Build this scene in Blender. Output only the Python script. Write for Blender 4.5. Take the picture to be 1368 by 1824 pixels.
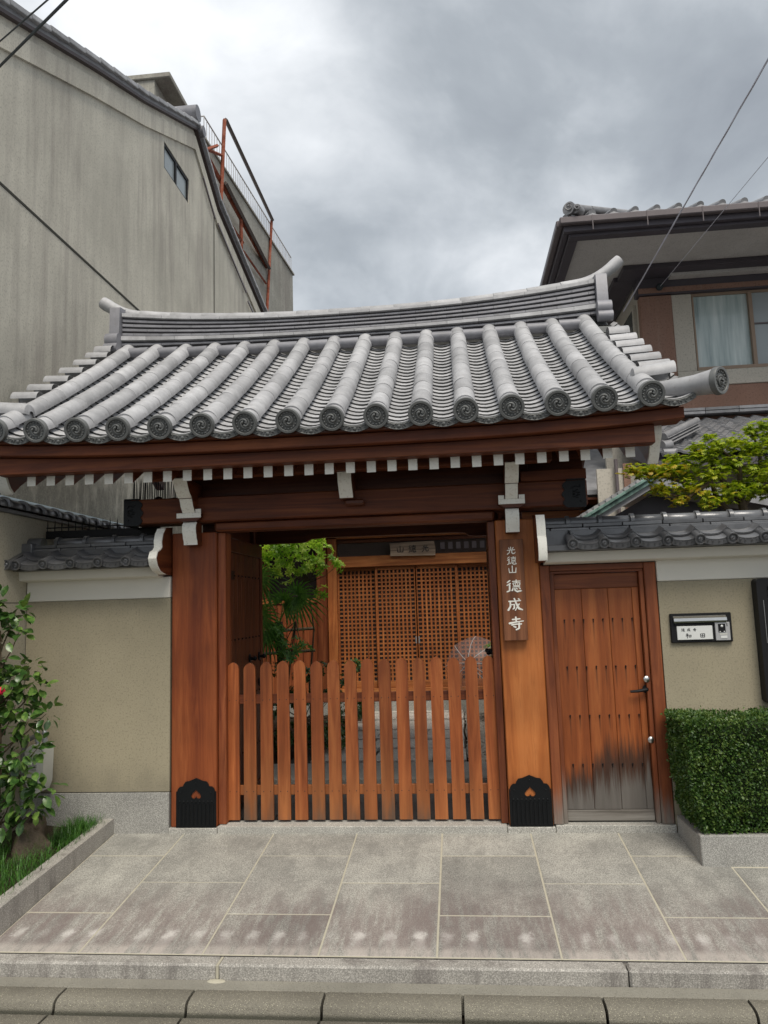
import bpy, math, random
from math import sin, cos, pi, radians, atan2, sqrt
from mathutils import Matrix, Vector, noise as mnoise
random.seed(7)
for _o in list(bpy.data.objects): bpy.data.objects.remove(_o)
CAMANG = (0.09462, 0.12658, -0.03127)
EXPO = 1.02
SC = bpy.context.scene
COL = SC.collection
# ------------------------------------------------------------------ camera
def camera():
    yaw, pitch, roll = CAMANG
    F = Vector((-sin(yaw)*cos(pitch), cos(yaw)*cos(pitch), sin(pitch)))
    R0 = Vector((cos(yaw), sin(yaw), 0)); U0 = R0.cross(F)
    R = cos(roll)*R0 + sin(roll)*U0; U = -sin(roll)*R0 + cos(roll)*U0
    cd = bpy.data.cameras.new('camera'); cd.sensor_fit = 'VERTICAL'; cd.sensor_height = 24.0
    cd.lens = 24.0*1320/1824; cd.clip_start = .05; cd.clip_end = 2000
    o = bpy.data.objects.new('camera', cd); COL.objects.link(o)
    m = Matrix(((R.x, U.x, -F.x, 0), (R.y, U.y, -F.y, -4.9), (R.z, U.z, -F.z, 1.42518), (0, 0, 0, 1)))
    o.matrix_world = m; SC.camera = o
camera()
# ------------------------------------------------------------------ sky, sun, exposure
SUN_EL, SUN_AZ = radians(57), radians(162)     # azimuth clockwise from +Y
def world():
    w = bpy.data.worlds.new('World'); SC.world = w; w.use_nodes = True
    nt = w.node_tree; nt.nodes.clear(); N = nt.nodes.new; L = nt.links.new
    out = N('ShaderNodeOutputWorld'); mix = N('ShaderNodeMixShader')
    sky = N('ShaderNodeTexSky'); sky.sky_type = 'NISHITA'; sky.sun_disc = False
    sky.sun_elevation = SUN_EL; sky.sun_rotation = SUN_AZ
    b1 = N('ShaderNodeBackground'); b1.inputs[1].default_value = .1; L(sky.outputs[0], b1.inputs[0])
    tc = N('ShaderNodeTexCoord'); sep = N('ShaderNodeSeparateXYZ'); L(tc.outputs['Generated'], sep.inputs[0])
    def m(op, a, b=None, cl=False):
        n = N('ShaderNodeMath'); n.operation = op; n.use_clamp = cl
        for i, x in enumerate((a, b)):
            if x is None: continue
            if isinstance(x, (int, float)): n.inputs[i].default_value = x
            else: L(x, n.inputs[i])
        return n.outputs[0]
    zz = m('ADD', m('MAXIMUM', sep.outputs[2], 0), .62)
    cmb = N('ShaderNodeCombineXYZ'); L(m('DIVIDE', sep.outputs[0], zz), cmb.inputs[0]); L(m('DIVIDE', sep.outputs[1], zz), cmb.inputs[1])
    cmb.inputs[2].default_value = SKYSEED
    n0 = N('ShaderNodeTexNoise'); n0.inputs['Scale'].default_value = 1.6; n0.inputs['Detail'].default_value = 3; L(cmb.outputs[0], n0.inputs['Vector'])
    va = N('ShaderNodeVectorMath'); va.operation = 'MULTIPLY_ADD'; L(n0.outputs['Color'], va.inputs[0]); va.inputs[1].default_value = (.26, .26, .2); L(cmb.outputs[0], va.inputs[2])
    n1 = N('ShaderNodeTexNoise'); n1.inputs['Scale'].default_value = 2.3; n1.inputs['Detail'].default_value = 7; n1.inputs['Roughness'].default_value = .52; L(va.outputs[0], n1.inputs['Vector'])
    n2 = N('ShaderNodeTexNoise'); n2.inputs['Scale'].default_value = 4.2; n2.inputs['Detail'].default_value = 6; n2.inputs['Roughness'].default_value = .55; L(va.outputs[0], n2.inputs['Vector'])
    f = m('ADD', m('MULTIPLY', n1.outputs[0], .66), m('MULTIPLY', n2.outputs[0], .34))
    r = N('ShaderNodeValToRGB'); L(f, r.inputs[0]); e = r.color_ramp.elements
    e[0].position = .34; e[0].color = (.225, .245, .27, 1); e[1].position = .69; e[1].color = (.90, .91, .92, 1)
    for p_, c_ in ((.43, (.30, .325, .35)), (.50, (.43, .455, .48)), (.58, (.62, .64, .66))):
        x = e.new(p_); x.color = c_ + (1,)
    b2 = N('ShaderNodeBackground'); L(r.outputs[0], b2.inputs[0]); b2.inputs[1].default_value = SKYSTR
    mix.inputs[0].default_value = .94; L(b1.outputs[0], mix.inputs[1]); L(b2.outputs[0], mix.inputs[2]); L(mix.outputs[0], out.inputs[0])
    ld = bpy.data.lights.new('sun', 'SUN'); ld.energy = SUNSTR; ld.angle = radians(28); ld.color = (1, .93, .82)
    lo = bpy.data.objects.new('sun', ld); COL.objects.link(lo)
    d = Vector((sin(SUN_AZ)*cos(SUN_EL), cos(SUN_AZ)*cos(SUN_EL), sin(SUN_EL)))
    lo.rotation_euler = d.to_track_quat('Z', 'Y').to_euler(); lo.location = (0, -6, 12)
SKYSEED, SKYSTR, SUNSTR = 1.3, .74, 1.5
world()
vs = SC.view_settings; vs.view_transform = 'Standard'; vs.look = 'None'; vs.gamma = 1; vs.use_curve_mapping = False; vs.exposure = EXPO
# ------------------------------------------------------------------ node helpers
class NT:
    def __init__(s, name):
        s.m = bpy.data.materials.new(name); s.m.use_nodes = True; s.t = s.m.node_tree; s.t.nodes.clear()
        s.out = s.t.nodes.new('ShaderNodeOutputMaterial'); s.b = s.t.nodes.new('ShaderNodeBsdfPrincipled')
        s.t.links.new(s.b.outputs[0], s.out.inputs[0])
        s.tc = s.t.nodes.new('ShaderNodeTexCoord'); s.geo = s.t.nodes.new('ShaderNodeNewGeometry'); s.oi = s.t.nodes.new('ShaderNodeObjectInfo')
        s.obj = s.tc.outputs['Object']; s.pos = s.geo.outputs['Position']
    def set(s, sock, v):
        if isinstance(v, (int, float)): sock.default_value = v
        elif isinstance(v, (tuple, list)):
            v = tuple(v)
            if len(sock.default_value) == 4 and len(v) == 3: v = v + (1,)
            sock.default_value = v
        else: s.t.links.new(v, sock)
    def ma(s, op, a, b=0.0, c=None, cl=False):
        n = s.t.nodes.new('ShaderNodeMath'); n.operation = op; n.use_clamp = cl
        s.set(n.inputs[0], a); s.set(n.inputs[1], b)
        if c is not None: s.set(n.inputs[2], c)
        return n.outputs[0]
    def vm(s, op, a, b=(0, 0, 0), c=None):
        n = s.t.nodes.new('ShaderNodeVectorMath'); n.operation = op; s.set(n.inputs[0], a); s.set(n.inputs[1], b)
        if c is not None: s.set(n.inputs[2], c)
        return n.outputs[0]
    def sep(s, v):
        n = s.t.nodes.new('ShaderNodeSeparateXYZ'); s.set(n.inputs[0], v); return n.outputs
    def noise(s, vec, scale=5, detail=4, rough=.55, dist=0, col=False):
        n = s.t.nodes.new('ShaderNodeTexNoise'); s.set(n.inputs['Vector'], vec); s.set(n.inputs['Scale'], scale)
        s.set(n.inputs['Detail'], detail); s.set(n.inputs['Roughness'], rough); s.set(n.inputs['Distortion'], dist)
        return n.outputs['Color' if col else 0]
    def voro(s, vec, scale, feat='F1', out='Distance'):
        n = s.t.nodes.new('ShaderNodeTexVoronoi'); n.feature = feat; s.set(n.inputs['Vector'], vec); s.set(n.inputs['Scale'], scale); return n.outputs[out]
    def mul(s, v, k): return s.vm('MULTIPLY', v, k)
    def ramp(s, f, stops):
        n = s.t.nodes.new('ShaderNodeValToRGB'); s.set(n.inputs[0], f); e = n.color_ramp.elements
        e[0].position = stops[0][0]; e[0].color = tuple(stops[0][1]) + (1,); e[1].position = stops[-1][0]; e[1].color = tuple(stops[-1][1]) + (1,)
        for p_, c_ in stops[1:-1]:
            x = e.new(p_); x.color = tuple(c_) + (1,)
        return n.outputs[0]
    def mr(s, f, a, b, c=0., d=1.):
        n = s.t.nodes.new('ShaderNodeMapRange'); n.interpolation_type = 'SMOOTHSTEP'
        for i, x in enumerate((f, a, b, c, d)): s.set(n.inputs[i], x)
        return n.outputs[0]
    def mix(s, f, a, b, mode='MIX'):
        n = s.t.nodes.new('ShaderNodeMix'); n.data_type = 'RGBA'; n.blend_type = mode; s.set(n.inputs[0], f); s.set(n.inputs[6], a); s.set(n.inputs[7], b); return n.outputs[2]
    def scale_col(s, c, k):
        return s.vm('SCALE', c) if False else s.vm('MULTIPLY', c, s.comb(k, k, k))
    def comb(s, a, b, c):
        n = s.t.nodes.new('ShaderNodeCombineXYZ'); s.set(n.inputs[0], a); s.set(n.inputs[1], b); s.set(n.inputs[2], c); return n.outputs[0]
    def rnd(s, amt):
        return s.ma('MULTIPLY_ADD', s.oi.outputs['Random'], 2*amt, 1-amt)
    def bump(s, h, dist=.002, strength=.6, prev=None):
        n = s.t.nodes.new('ShaderNodeBump'); s.set(n.inputs['Strength'], strength); s.set(n.inputs['Distance'], dist); s.set(n.inputs['Height'], h)
        if prev is not None: s.set(n.inputs['Normal'], prev)
        return n.outputs[0]
    def fin(s, col, rough=.6, nrm=None, spec=.4, metal=0, **kw):
        s.set(s.b.inputs['Base Color'], col); s.set(s.b.inputs['Roughness'], rough); s.set(s.b.inputs['Specular IOR Level'], spec); s.set(s.b.inputs['Metallic'], metal)
        if nrm is not None: s.set(s.b.inputs['Normal'], nrm)
        for k, v in kw.items(): s.set(s.b.inputs[k.replace('_', ' ')], v)
        return s.m
def lerp(a, b, t): return tuple(x+(y-x)*t for x, y in zip(a, b))
# ------------------------------------------------------------------ materials
def wood(name, axis, c1, c2, c3, rough=.45, rn=.12, weather=None, coat=0.0, dens=1.0):
    s = NT(name); k = {'x': (1.2, 22, 22), 'y': (22, 1.2, 22), 'z': (22, 22, 1.2)}[axis]
    off = s.vm('MULTIPLY_ADD', s.comb(s.oi.outputs['Random'], s.oi.outputs['Random'], s.oi.outputs['Random']), (37, 53, 71), s.obj)
    v = s.vm('MULTIPLY', off, k)
    w = s.noise(s.mul(off, tuple(x*.12 for x in k)), 1.6, 3, .5, 0)
    vd = s.vm('MULTIPLY_ADD', s.comb(w, w, w), (5, 5, 5), v)
    g = s.noise(vd, 1.0*dens, 5, .6, .4); fine = s.noise(v, 7, 3, .6)
    big = s.noise(off, 2.2, 3, .5)
    col = s.ramp(g, [(.31, c1), (.5, c2), (.69, c3)])
    col = s.mix(s.ma('MULTIPLY', s.mr(fine, .5, .74), .38), col, c1)
    col = s.scale_col(col, s.ma('MULTIPLY', s.rnd(rn), s.mr(big, .25, .75, .8, 1.15)))
    r = s.ma('MULTIPLY_ADD', g, .2, rough-.1)
    if weather: col = weather(s, col, g, fine)
    return s.fin(col, r, s.bump(s.ma('ADD', g, s.ma('MULTIPLY', fine, .5)), .0012, .5), .35, Coat_Weight=coat, Coat_Roughness=.35)
RB = ((.10, .022, .008), (.195, .050, .016), (.29, .088, .029))       # gate red-brown
OR = ((.17, .052, .015), (.34, .122, .034), (.47, .195, .062))        # warm orange cedar
DK = ((.030, .010, .006), (.058, .018, .009), (.09, .03, .014))       # dark stained
def w_low(zlo, zhi, grey=(.17, .15, .13)):
    def f(s, col, g, fine):
        z = s.sep(s.pos)[2]; n = s.noise(s.mul(s.pos, (16, 16, 1.5)), 1.4, 4, .6)
        q = s.ma('ADD', z, s.ma('MULTIPLY', s.ma('SUBTRACT', n, .5), -(zhi-zlo)*1.6))
        q2 = s.ma('ADD', q, s.ma('MULTIPLY', s.oi.outputs['Random'], (zhi-zlo)*.9))
        return s.mix(s.mr(q2, zlo, zhi, .85, 0), col, s.mix(fine, grey, tuple(x*.5 for x in grey)))
    return f
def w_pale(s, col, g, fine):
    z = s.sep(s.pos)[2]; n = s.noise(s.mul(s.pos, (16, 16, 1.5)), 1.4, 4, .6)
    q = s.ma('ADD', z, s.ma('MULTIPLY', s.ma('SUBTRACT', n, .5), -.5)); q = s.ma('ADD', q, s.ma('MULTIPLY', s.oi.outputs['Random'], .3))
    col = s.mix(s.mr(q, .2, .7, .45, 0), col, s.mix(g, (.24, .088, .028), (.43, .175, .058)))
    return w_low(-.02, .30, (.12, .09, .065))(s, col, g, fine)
def w_door(s, col, g, fine):
    X, Y, Z = s.sep(s.pos)
    u = s.ma('DIVIDE', s.ma('SUBTRACT', X, .622), .0612)
    d = s.ma('ABSOLUTE', s.ma('SUBTRACT', s.ma('FRACT', s.ma('ADD', u, .5)), .5))
    v = s.ma('FRACT', s.ma('DIVIDE', s.ma('SUBTRACT', Z, .392), .302))
    ln = s.noise(s.mul(s.pos, (18, 1, 2)), 1.0, 2)
    st = s.ma('MULTIPLY', s.mr(d, .02, .13, 1, 0), s.mr(v, s.ma('MULTIPLY_ADD', ln, 1.1, -.1), 1.0))
    st = s.ma('MULTIPLY', st, s.mr(Z, 1.28, 1.32, .85, 0))
    col = s.mix(s.ma('MULTIPLY', st, .8), col, (.05, .02, .01))
    n = s.ma('ADD', s.ma('MULTIPLY', s.noise(s.mul(s.pos, (34, 34, 1.1)), 1.3, 6, .7), .7), s.ma('MULTIPLY', s.noise(s.mul(s.pos, (5, 5, 1.6)), 1.3, 3, .6), .3))
    lim = s.mr(X, .66, 1.05, .27, .44)
    q = s.ma('ADD', s.ma('SUBTRACT', Z, lim), s.ma('MULTIPLY', s.ma('SUBTRACT', n, .5), .62))
    col = s.mix(s.mr(q, -.03, .16, .9, 0), col, (.035, .022, .016))
    gr = s.mix(g, (.055, .05, .045), (.22, .205, .185)); q2 = s.ma('ADD', s.ma('SUBTRACT', Z, s.mr(X, .66, 1.05, .20, .30)), s.ma('MULTIPLY', s.ma('SUBTRACT', s.noise(s.mul(s.pos, (48, 48, 1.4)), 1.1, 5, .7), .5), .5))
    col = s.mix(s.mr(q2, -.06, .10, .88, 0), col, gr)
    return col
def pm(name, c, rough=.6, var=.12, sc=6, bumpd=.0, spec=.4, metal=0, rn=.06, speck=None, **kw):
    s = NT(name); n = s.noise(s.obj, sc, 5, .6); n2 = s.noise(s.obj, sc*9, 3, .6)
    col = s.mix(n, tuple(x*(1-var) for x in c), tuple(x*(1+var) for x in c))
    if speck:
        sp = s.noise(s.obj, speck[0], 2, .5); col = s.mix(s.mr(sp, .55, .72, 0, speck[2]), col, speck[1])
        sp = s.noise(s.vm('ADD', s.obj, (9, 3, 5)), speck[0]*1.3, 2, .5); col = s.mix(s.mr(sp, .58, .72, 0, speck[2]), col, tuple(x*.45 for x in c))
    col = s.scale_col(col, s.rnd(rn))
    nr = s.bump(s.ma('ADD', n2, n), bumpd, .7) if bumpd else None
    return s.fin(col, s.ma('MULTIPLY_ADD', n2, .15, rough-.07), nr, spec, metal, **kw)
def tilemat(name, c, rough, rn=.1, metal=.35, dirt=.35):
    s = NT(name); n = s.noise(s.vm('ADD', s.obj, s.comb(s.ma('MULTIPLY', s.oi.outputs['Random'], 30), 0, 0)), 9, 6, .65)
    n2 = s.noise(s.pos, 2.2, 4, .6); n3 = s.noise(s.obj, 120, 2, .5)
    col = s.mix(s.mr(n, .3, .7), tuple(x*.82 for x in c), tuple(min(1, x*1.12) for x in c))
    col = s.mix(s.ma('MULTIPLY', s.mr(n2, .52, .75), dirt), col, (c[0]*.66, c[1]*.65, c[2]*.63))
    spots = s.mr(s.noise(s.vm('ADD', s.obj, (4, 4, 4)), 38, 2, .5), .66, .74)
    col = s.mix(s.ma('MULTIPLY', spots, .3), col, (.18, .14, .11))
    col = s.scale_col(col, s.rnd(rn))
    return s.fin(col, s.ma('MULTIPLY_ADD', n, .22, rough-.11), s.bump(s.ma('ADD', n3, s.ma('MULTIPLY', n, 2)), .0007, .6), .5, metal)
def wallmat(name, c, streak=.0, dirt=.2, grit=300, band=None):
    s = NT(name); n = s.noise(s.pos, 1.1, 5, .6); n3 = s.noise(s.pos, grit, 2, .5); n4 = s.noise(s.pos, grit*.37, 2, .5)
    col = s.mix(s.mr(n, .3, .7), tuple(x*(1-dirt*.5) for x in c), tuple(x*(1+dirt*.3) for x in c))
    if streak:
        st = s.noise(s.mul(s.pos, (7, 7, .55)), 1.0, 6, .68, .2); bl = s.noise(s.mul(s.pos, (1, 1, .6)), .55, 3, .5)
        f = s.ma('MULTIPLY', s.mr(st, .38, .72), s.mr(bl, .3, .62, .25, 1))
        col = s.mix(s.ma('MULTIPLY', f, streak), col, s.mix(s.mr(bl, .35, .6), (.19, .175, .155), (.21, .175, .165)))
        st2 = s.noise(s.mul(s.pos, (16, 16, .8)), 1.0, 4, .7); col = s.mix(s.ma('MULTIPLY', s.mr(st2, .55, .8), streak*.5), col, (.56, .54, .47))
    if band:
        z = s.sep(s.pos)[2]; nn = s.noise(s.mul(s.pos, (6, 6, 2.5)), 1.4, 5, .7)
        col = s.mix(s.mr(s.ma('ADD', z, s.ma('MULTIPLY', s.ma('SUBTRACT', nn, .5), band[2])), band[0], band[1], band[3], 0), col, (.10, .095, .08))
    col = s.mix(s.mr(n4, .52, .68, 0, .5), col, tuple(x*.55 for x in c)); col = s.mix(s.mr(n3, .55, .7, 0, .3), col, tuple(min(1, x*1.4) for x in c))
    return s.fin(col, .88, s.bump(s.ma('ADD', n3, n4), .0015, .6), .2)
def granite(name, c, dark=.5, sc=260, rough=.75, stain=0):
    s = NT(name); a = s.noise(s.pos, sc, 2, .6); b = s.noise(s.vm('ADD', s.pos, (3, 3, 3)), sc*.6, 2, .5); n = s.noise(s.pos, 3, 4, .6)
    col = s.mix(s.mr(a, .42, .62), tuple(x*dark for x in c), c); col = s.mix(s.mr(b, .56, .66, 0, .7), col, tuple(min(1, x*1.5) for x in c))
    col = s.scale_col(col, s.ma('MULTIPLY', s.rnd(.07), s.mr(n, .3, .7, .86, 1.08)))
    if stain: col = s.mix(s.ma('MULTIPLY', s.mr(s.noise(s.mul(s.pos, (7, 7, 1.5)), 1.5, 5, .65), .48, .7), stain), col, (.10, .085, .08))
    return s.fin(col, rough, s.bump(a, .001, .5), .35)
def pavemat():
    s = NT('paving_granite'); X, Y, Z = s.sep(s.pos)
    a = s.noise(s.mul(s.pos, (1, .55, 1)), 210, 2, .6); b = s.noise(s.pos, 120, 2, .5); n = s.noise(s.pos, 2.3, 5, .62); l = s.noise(s.mul(s.pos, (9, 1.4, 1)), 3, 5, .7)
    base = s.mix(s.mr(n, .3, .7), (.26, .255, .232), (.40, .39, .35))
    col = s.mix(s.mr(a, .36, .64), s.mul(base, (.66, .66, .66)), s.mul(base, (1.22, 1.22, 1.22)))
    col = s.mix(s.mr(b, .58, .72, 0, .5), col, (.13, .125, .12))
    m2 = s.noise(s.vm('ADD', s.mul(s.pos, (3.4, 1.5, 1)), s.comb(s.ma('MULTIPLY', s.oi.outputs['Random'], 20), 0, 0)), 2.4, 6, .72)
    col = s.mix(s.mr(m2, .47, .68, 0, .5), col, (.175, .17, .155)); col = s.mix(s.mr(m2, .44, .30, 0, .35), col, (.50, .485, .44))
    low = s.mr(s.ma('ADD', Y, s.ma('MULTIPLY', s.ma('SUBTRACT', n, .5), .5)), -1.12, -.55, 1, 0)
    low = s.ma('MULTIPLY', low, s.mr(Y, -1.42, -1.22, .7, 1.0))
    col = s.mix(s.ma('MULTIPLY', low, s.mr(l, .3, .62, .08, .68)), col, (.17, .128, .12))
    # pale splash marks on the drip line of the eave
    u = s.ma('DIVIDE', s.ma('ADD', s.ma('MULTIPLY_ADD', s.noise(s.pos, 1.7, 1), .12, X), 2.23), .1305); cell = s.ma('FLOOR', u); fr = s.ma('SUBTRACT', s.ma('FRACT', u), .5)
    wn = s.t.nodes.new('ShaderNodeTexWhiteNoise'); wn.noise_dimensions = '1D'; s.set(wn.inputs['W'], cell); rr = wn.outputs[0]
    jx = s.ma('MULTIPLY_ADD', s.noise(s.pos, 28, 5, .75), .62, -.31)
    dx = s.ma('ADD', s.ma('MULTIPLY', fr, .1305), s.ma('MULTIPLY', jx, .12)); dy = s.ma('MULTIPLY', s.ma('ADD', s.ma('ADD', Y, 1.195), s.ma('MULTIPLY', jx, .22)), .75)
    dd = s.ma('SQRT', s.ma('ADD', s.ma('MULTIPLY', dx, dx), s.ma('MULTIPLY', dy, dy)))
    sp = s.ma('MULTIPLY', s.mr(dd, .004, .042, .9, 0), s.ma('MULTIPLY', s.ma('MULTIPLY_ADD', rr, .9, .0), s.mr(a, .3, .55, .45, 1)))
    col = s.mix(sp, col, (.62, .60, .57))
    dribble = s.ma('MULTIPLY', s.mr(s.ma('ABSOLUTE', dx), .0, .045, .5, 0), s.mr(Y, -1.38, -1.2, 0, 1)); dribble = s.ma('MULTIPLY', dribble, s.mr(Y, -1.2, -1.12, 1, 0))
    col = s.mix(s.ma('MULTIPLY', dribble, rr), col, (.5, .47, .44))
    col = s.mix(s.mr(Y, -1.27, -1.33, 0, s.mr(l, .35, .6, .0, .5)), col, (.55, .50, .45))
    col = s.scale_col(col, s.rnd(.13))
    return s.fin(col, .8, s.bump(s.ma('ADD', a, s.ma('MULTIPLY', b, .6)), .0018, .7), .3)
def aggregate(name, c, stone, sc=130, amt=.5, groove=False):
    s = NT(name); v = s.voro(s.pos, sc); cc = s.t.nodes.new('ShaderNodeTexVoronoi'); s.set(cc.inputs['Vector'], s.pos); s.set(cc.inputs['Scale'], sc)
    n = s.noise(s.pos, 4, 5, .6); r = s.sep(cc.outputs['Color'])[0]; y = s.sep(cc.outputs['Color'])[1]
    st = s.mix(y, stone, tuple(x*.4 for x in stone))
    m = s.ma('MULTIPLY', s.mr(v, .2, .45, 1, 0), s.mr(r, .45, .6, 0, amt))
    col = s.mix(m, s.mix(n, tuple(x*.7 for x in c), tuple(x*1.3 for x in c)), st)
    col = s.mix(s.mr(s.noise(s.pos, 2.0, 4, .6), .5, .7, 0, .45), col, tuple(x*.45 for x in c))
    if groove: col = s.mix(s.mr(s.sep(s.pos)[2], -.246, -.226, .85, 0), col, (.035, .036, .025))
    return s.fin(col, .85, s.bump(s.ma('ADD', s.mr(v, 0, .5, 1, 0), s.noise(s.pos, 300, 2)), .0035, .8), .3)
def leafm(name, c1, c2, c3, rough=.4, trans=.25):
    s = NT(name); r = s.oi.outputs['Random']; n = s.noise(s.pos, 9, 2, .5); f = s.ma('ADD', s.ma('MULTIPLY', r, .6), s.ma('MULTIPLY', n, .5))
    wn = s.t.nodes.new('ShaderNodeTexWhiteNoise'); s.set(wn.inputs['Vector'], s.vm('SNAP', s.pos, (.018, .018, .018))); f = s.ma('ADD', s.ma('MULTIPLY', f, .7), s.ma('MULTIPLY', wn.outputs[0], .3))
    col = s.ramp(f, [(.25, c1), (.5, c2), (.78, c3)])
    t = s.t.nodes.new('ShaderNodeBsdfTranslucent'); s.set(t.inputs[0], s.mul(col, (1.3, 1.4, .6))); mx = s.t.nodes.new('ShaderNodeMixShader'); mx.inputs[0].default_value = trans
    s.fin(col, rough, None, .5); s.t.links.new(s.b.outputs[0], mx.inputs[1]); s.t.links.new(t.outputs[0], mx.inputs[2]); s.t.links.new(mx.outputs[0], s.out.inputs[0])
    return s.m
def glassm(name, tint, rough=.05, alpha=1, trans=0):
    s = NT(name); n = s.noise(s.obj, 3, 2)
    return s.fin(s.mix(n, tint, tuple(x*.85 for x in tint)), rough, None, .6, 0, Transmission_Weight=trans, Alpha=alpha)
WZ = wood('gate_wood_vertical', 'z', *RB, rough=.5, weather=w_low(.02, .12)); WX = wood('gate_wood_beam', 'x', *[tuple(x*.66 for x in c) for c in RB], rough=.6); WY = wood('gate_wood_depth', 'y', *RB, rough=.5)  # beam copy of the wood darkened with the shade under the eave
WDX = wood('dark_gate_wood', 'x', *[tuple(x*.5 for x in c) for c in RB]); WDY = wood('dark_gate_wood_depth', 'y', *[tuple(x*.62 for x in c) for c in RB]); WDZ = wood('dark_gate_wood_vertical', 'z', *[tuple(x*.62 for x in c) for c in RB])  # darker copies of the same wood, under-eave shade worked into the colour
PO = wood('pillar_cedar', 'z', (.23, .064, .015), (.38, .118, .028), (.48, .17, .047), rough=.48, rn=.02, weather=w_low(.0, .10), dens=.6)
PL = wood('pillar_red_cedar', 'z', (.14, .031, .010), (.23, .057, .016), (.31, .088, .026), rough=.5, rn=.02, weather=w_low(.0, .06), dens=.7)
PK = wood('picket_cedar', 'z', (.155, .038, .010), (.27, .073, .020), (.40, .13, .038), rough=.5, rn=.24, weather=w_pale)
DW = wood('door_cedar', 'z', (.16, .040, .011), (.28, .076, .020), (.38, .120, .034), rough=.42, rn=.10, weather=w_door, dens=.6)
DF = wood('door_frame_wood', 'z', (.11, .028, .010), (.20, .055, .018), (.29, .09, .03), rough=.5, weather=w_low(.16, .42, (.27, .25, .22)))
DFX = wood('door_frame_wood_across', 'x', (.11, .028, .010), (.20, .055, .018), (.29, .09, .03), rough=.5)
GRW = wood('grey_weathered_wood', 'x', (.12, .105, .09), (.22, .20, .175), (.30, .28, .25), rough=.8)
HZ = wood('hall_wood', 'z', (.19, .054, .015), (.33, .100, .027), (.44, .16, .046), rough=.5); HX = wood('hall_wood_across', 'x', (.20, .062, .018), (.35, .118, .034), (.47, .185, .058), rough=.5)
BOARD = wood('sign_wood', 'z', (.085, .03, .014), (.165, .062, .026), (.25, .10, .045), rough=.6, dens=.9)
WHITE = pm('white_gofun_paint', (.85, .835, .76), .75, .08, 14, .0008, .2, speck=(55, (.42, .33, .24), .25))
WHITE2 = pm('white_plaster', (.72, .69, .61), .85, .06, 4, .0006, .15, rn=.0)
TILE = tilemat('silver_roof_tile', (.385, .385, .395), .64, .16, metal=.12, dirt=.0); TILED = tilemat('roof_tile_shaded_relief', (.13, .134, .132), .5, .06, .1, .1); TILER = tilemat('disc_painted_shade', (.055, .057, .057), .6, .06, .05, .1); TILEG = tilemat('roof_tile_painted_shade', (.05, .052, .052), .6, .06, .1, .1); TILEO = tilemat('old_coping_tile', (.14, .142, .148), .33, .2, .4); TILEH = tilemat('house_roof_tile', (.26, .26, .27), .5, .22, .2)  # relief, recess and groove tiles are darkened copies; face and gap shade painted in
RIDGE = tilemat('ridge_tile', (.22, .22, .24), .55, .12, .15, .1)
BLACK = pm('black_lacquered_iron', (.005, .006, .007), .42, .2, 20, .0004, .25); BLACKM = pm('black_metal', (.009, .009, .010), .5, .1, 20, .0002, .25)
PLAST = wallmat('beige_wall_plaster', (.345, .305, .215), .10, .24, 230, band=(.24, .5, .4, .3)); PLASTN = wallmat('neighbour_wall_plaster', (.565, .535, .455), .5, .3, 150, band=(2.3, 3.5, 2.2, .85)); PLASTS = wallmat('side_wall_plaster', (.42, .385, .30), .12, .2, 200)
CONC = wallmat('stained_concrete', (.33, .32, .28), .75, .4, 60); HOUSEW = wallmat('house_cream_wall', (.50, .465, .40), .1, .15, 120); HOUSEB = wallmat('house_brown_wall', (.27, .16, .12), .15, .2, 120); SOFFIT = wallmat('house_soffit', (.56, .54, .52), .15, .2, 200)
TRIM = pm('dark_brown_trim', (.055, .038, .038), .5, .2, 5); HTRIM = pm('house_brown_timber', (.075, .066, .078), .5, .2, 5); TRIM2 = pm('brown_gutter_metal', (.14, .118, .122), .4, .2, 5)
GRAN = granite('light_granite', (.50, .485, .44)); GRANW = granite('speckled_granite_base', (.41, .40, .37), .55); GRANK = granite('kerb_granite', (.40, .38, .345), .6, 240, .8, .55)
PAVE = pavemat(); AGG = aggregate('kerb_aggregate', (.20, .185, .15), (.66, .62, .47), 190, .95, True); GUT = aggregate('gutter_concrete', (.27, .255, .215), (.45, .42, .33), 150, .6); ASPH = aggregate('asphalt', (.07, .07, .065), (.22, .21, .18), 160, .5)
MORT = pm('sandy_mortar', (.46, .43, .34), .9, .2, 30, .001, .2); MORTD = pm('dark_joint', (.06, .058, .05), .9, .2, 30, 0, .2)
SLATE = granite('dark_slate_floor', (.10, .10, .10), .7, 160, .6); SOIL = pm('garden_soil', (.045, .035, .025), .95, .4, 25, .006, .1); MOSS = pm('moss_ground', (.035, .06, .018), .95, .5, 18, .008, .1)
GRAV = aggregate('courtyard_gravel', (.30, .27, .23), (.66, .62, .55), 60, .95); PATH = granite('rough_path_stone', (.64, .60, .54), .62, 120, .85, .25)
RUST = NT('rusty_steel'); _n = RUST.noise(RUST.pos, 6, 5, .7); RUST = RUST.fin(RUST.ramp(_n, [(.3, (.10, .035, .02)), (.5, (.24, .065, .035)), (.7, (.30, .15, .11))]), .8, None, .2)
DRAIL = pm('dark_steel_rail', (.09, .07, .06), .6, .3, 6); WRAIL = pm('pale_steel_rail', (.42, .40, .39), .5, .2, 5)
COPPER = NT('green_copper'); _n = COPPER.noise(COPPER.pos, 12, 5, .7); COPPER = COPPER.fin(COPPER.ramp(_n, [(.3, (.06, .08, .07)), (.55, (.20, .33, .29)), (.75, (.34, .47, .42))]), .6, None, .3)
BARK = pm('bark', (.10, .075, .05), .9, .4, 30, .004, .2); STUMP = pm('mossy_stump', (.12, .095, .07), .95, .5, 14, .012, .1, speck=(20, (.06, .09, .02), .5))
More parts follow.
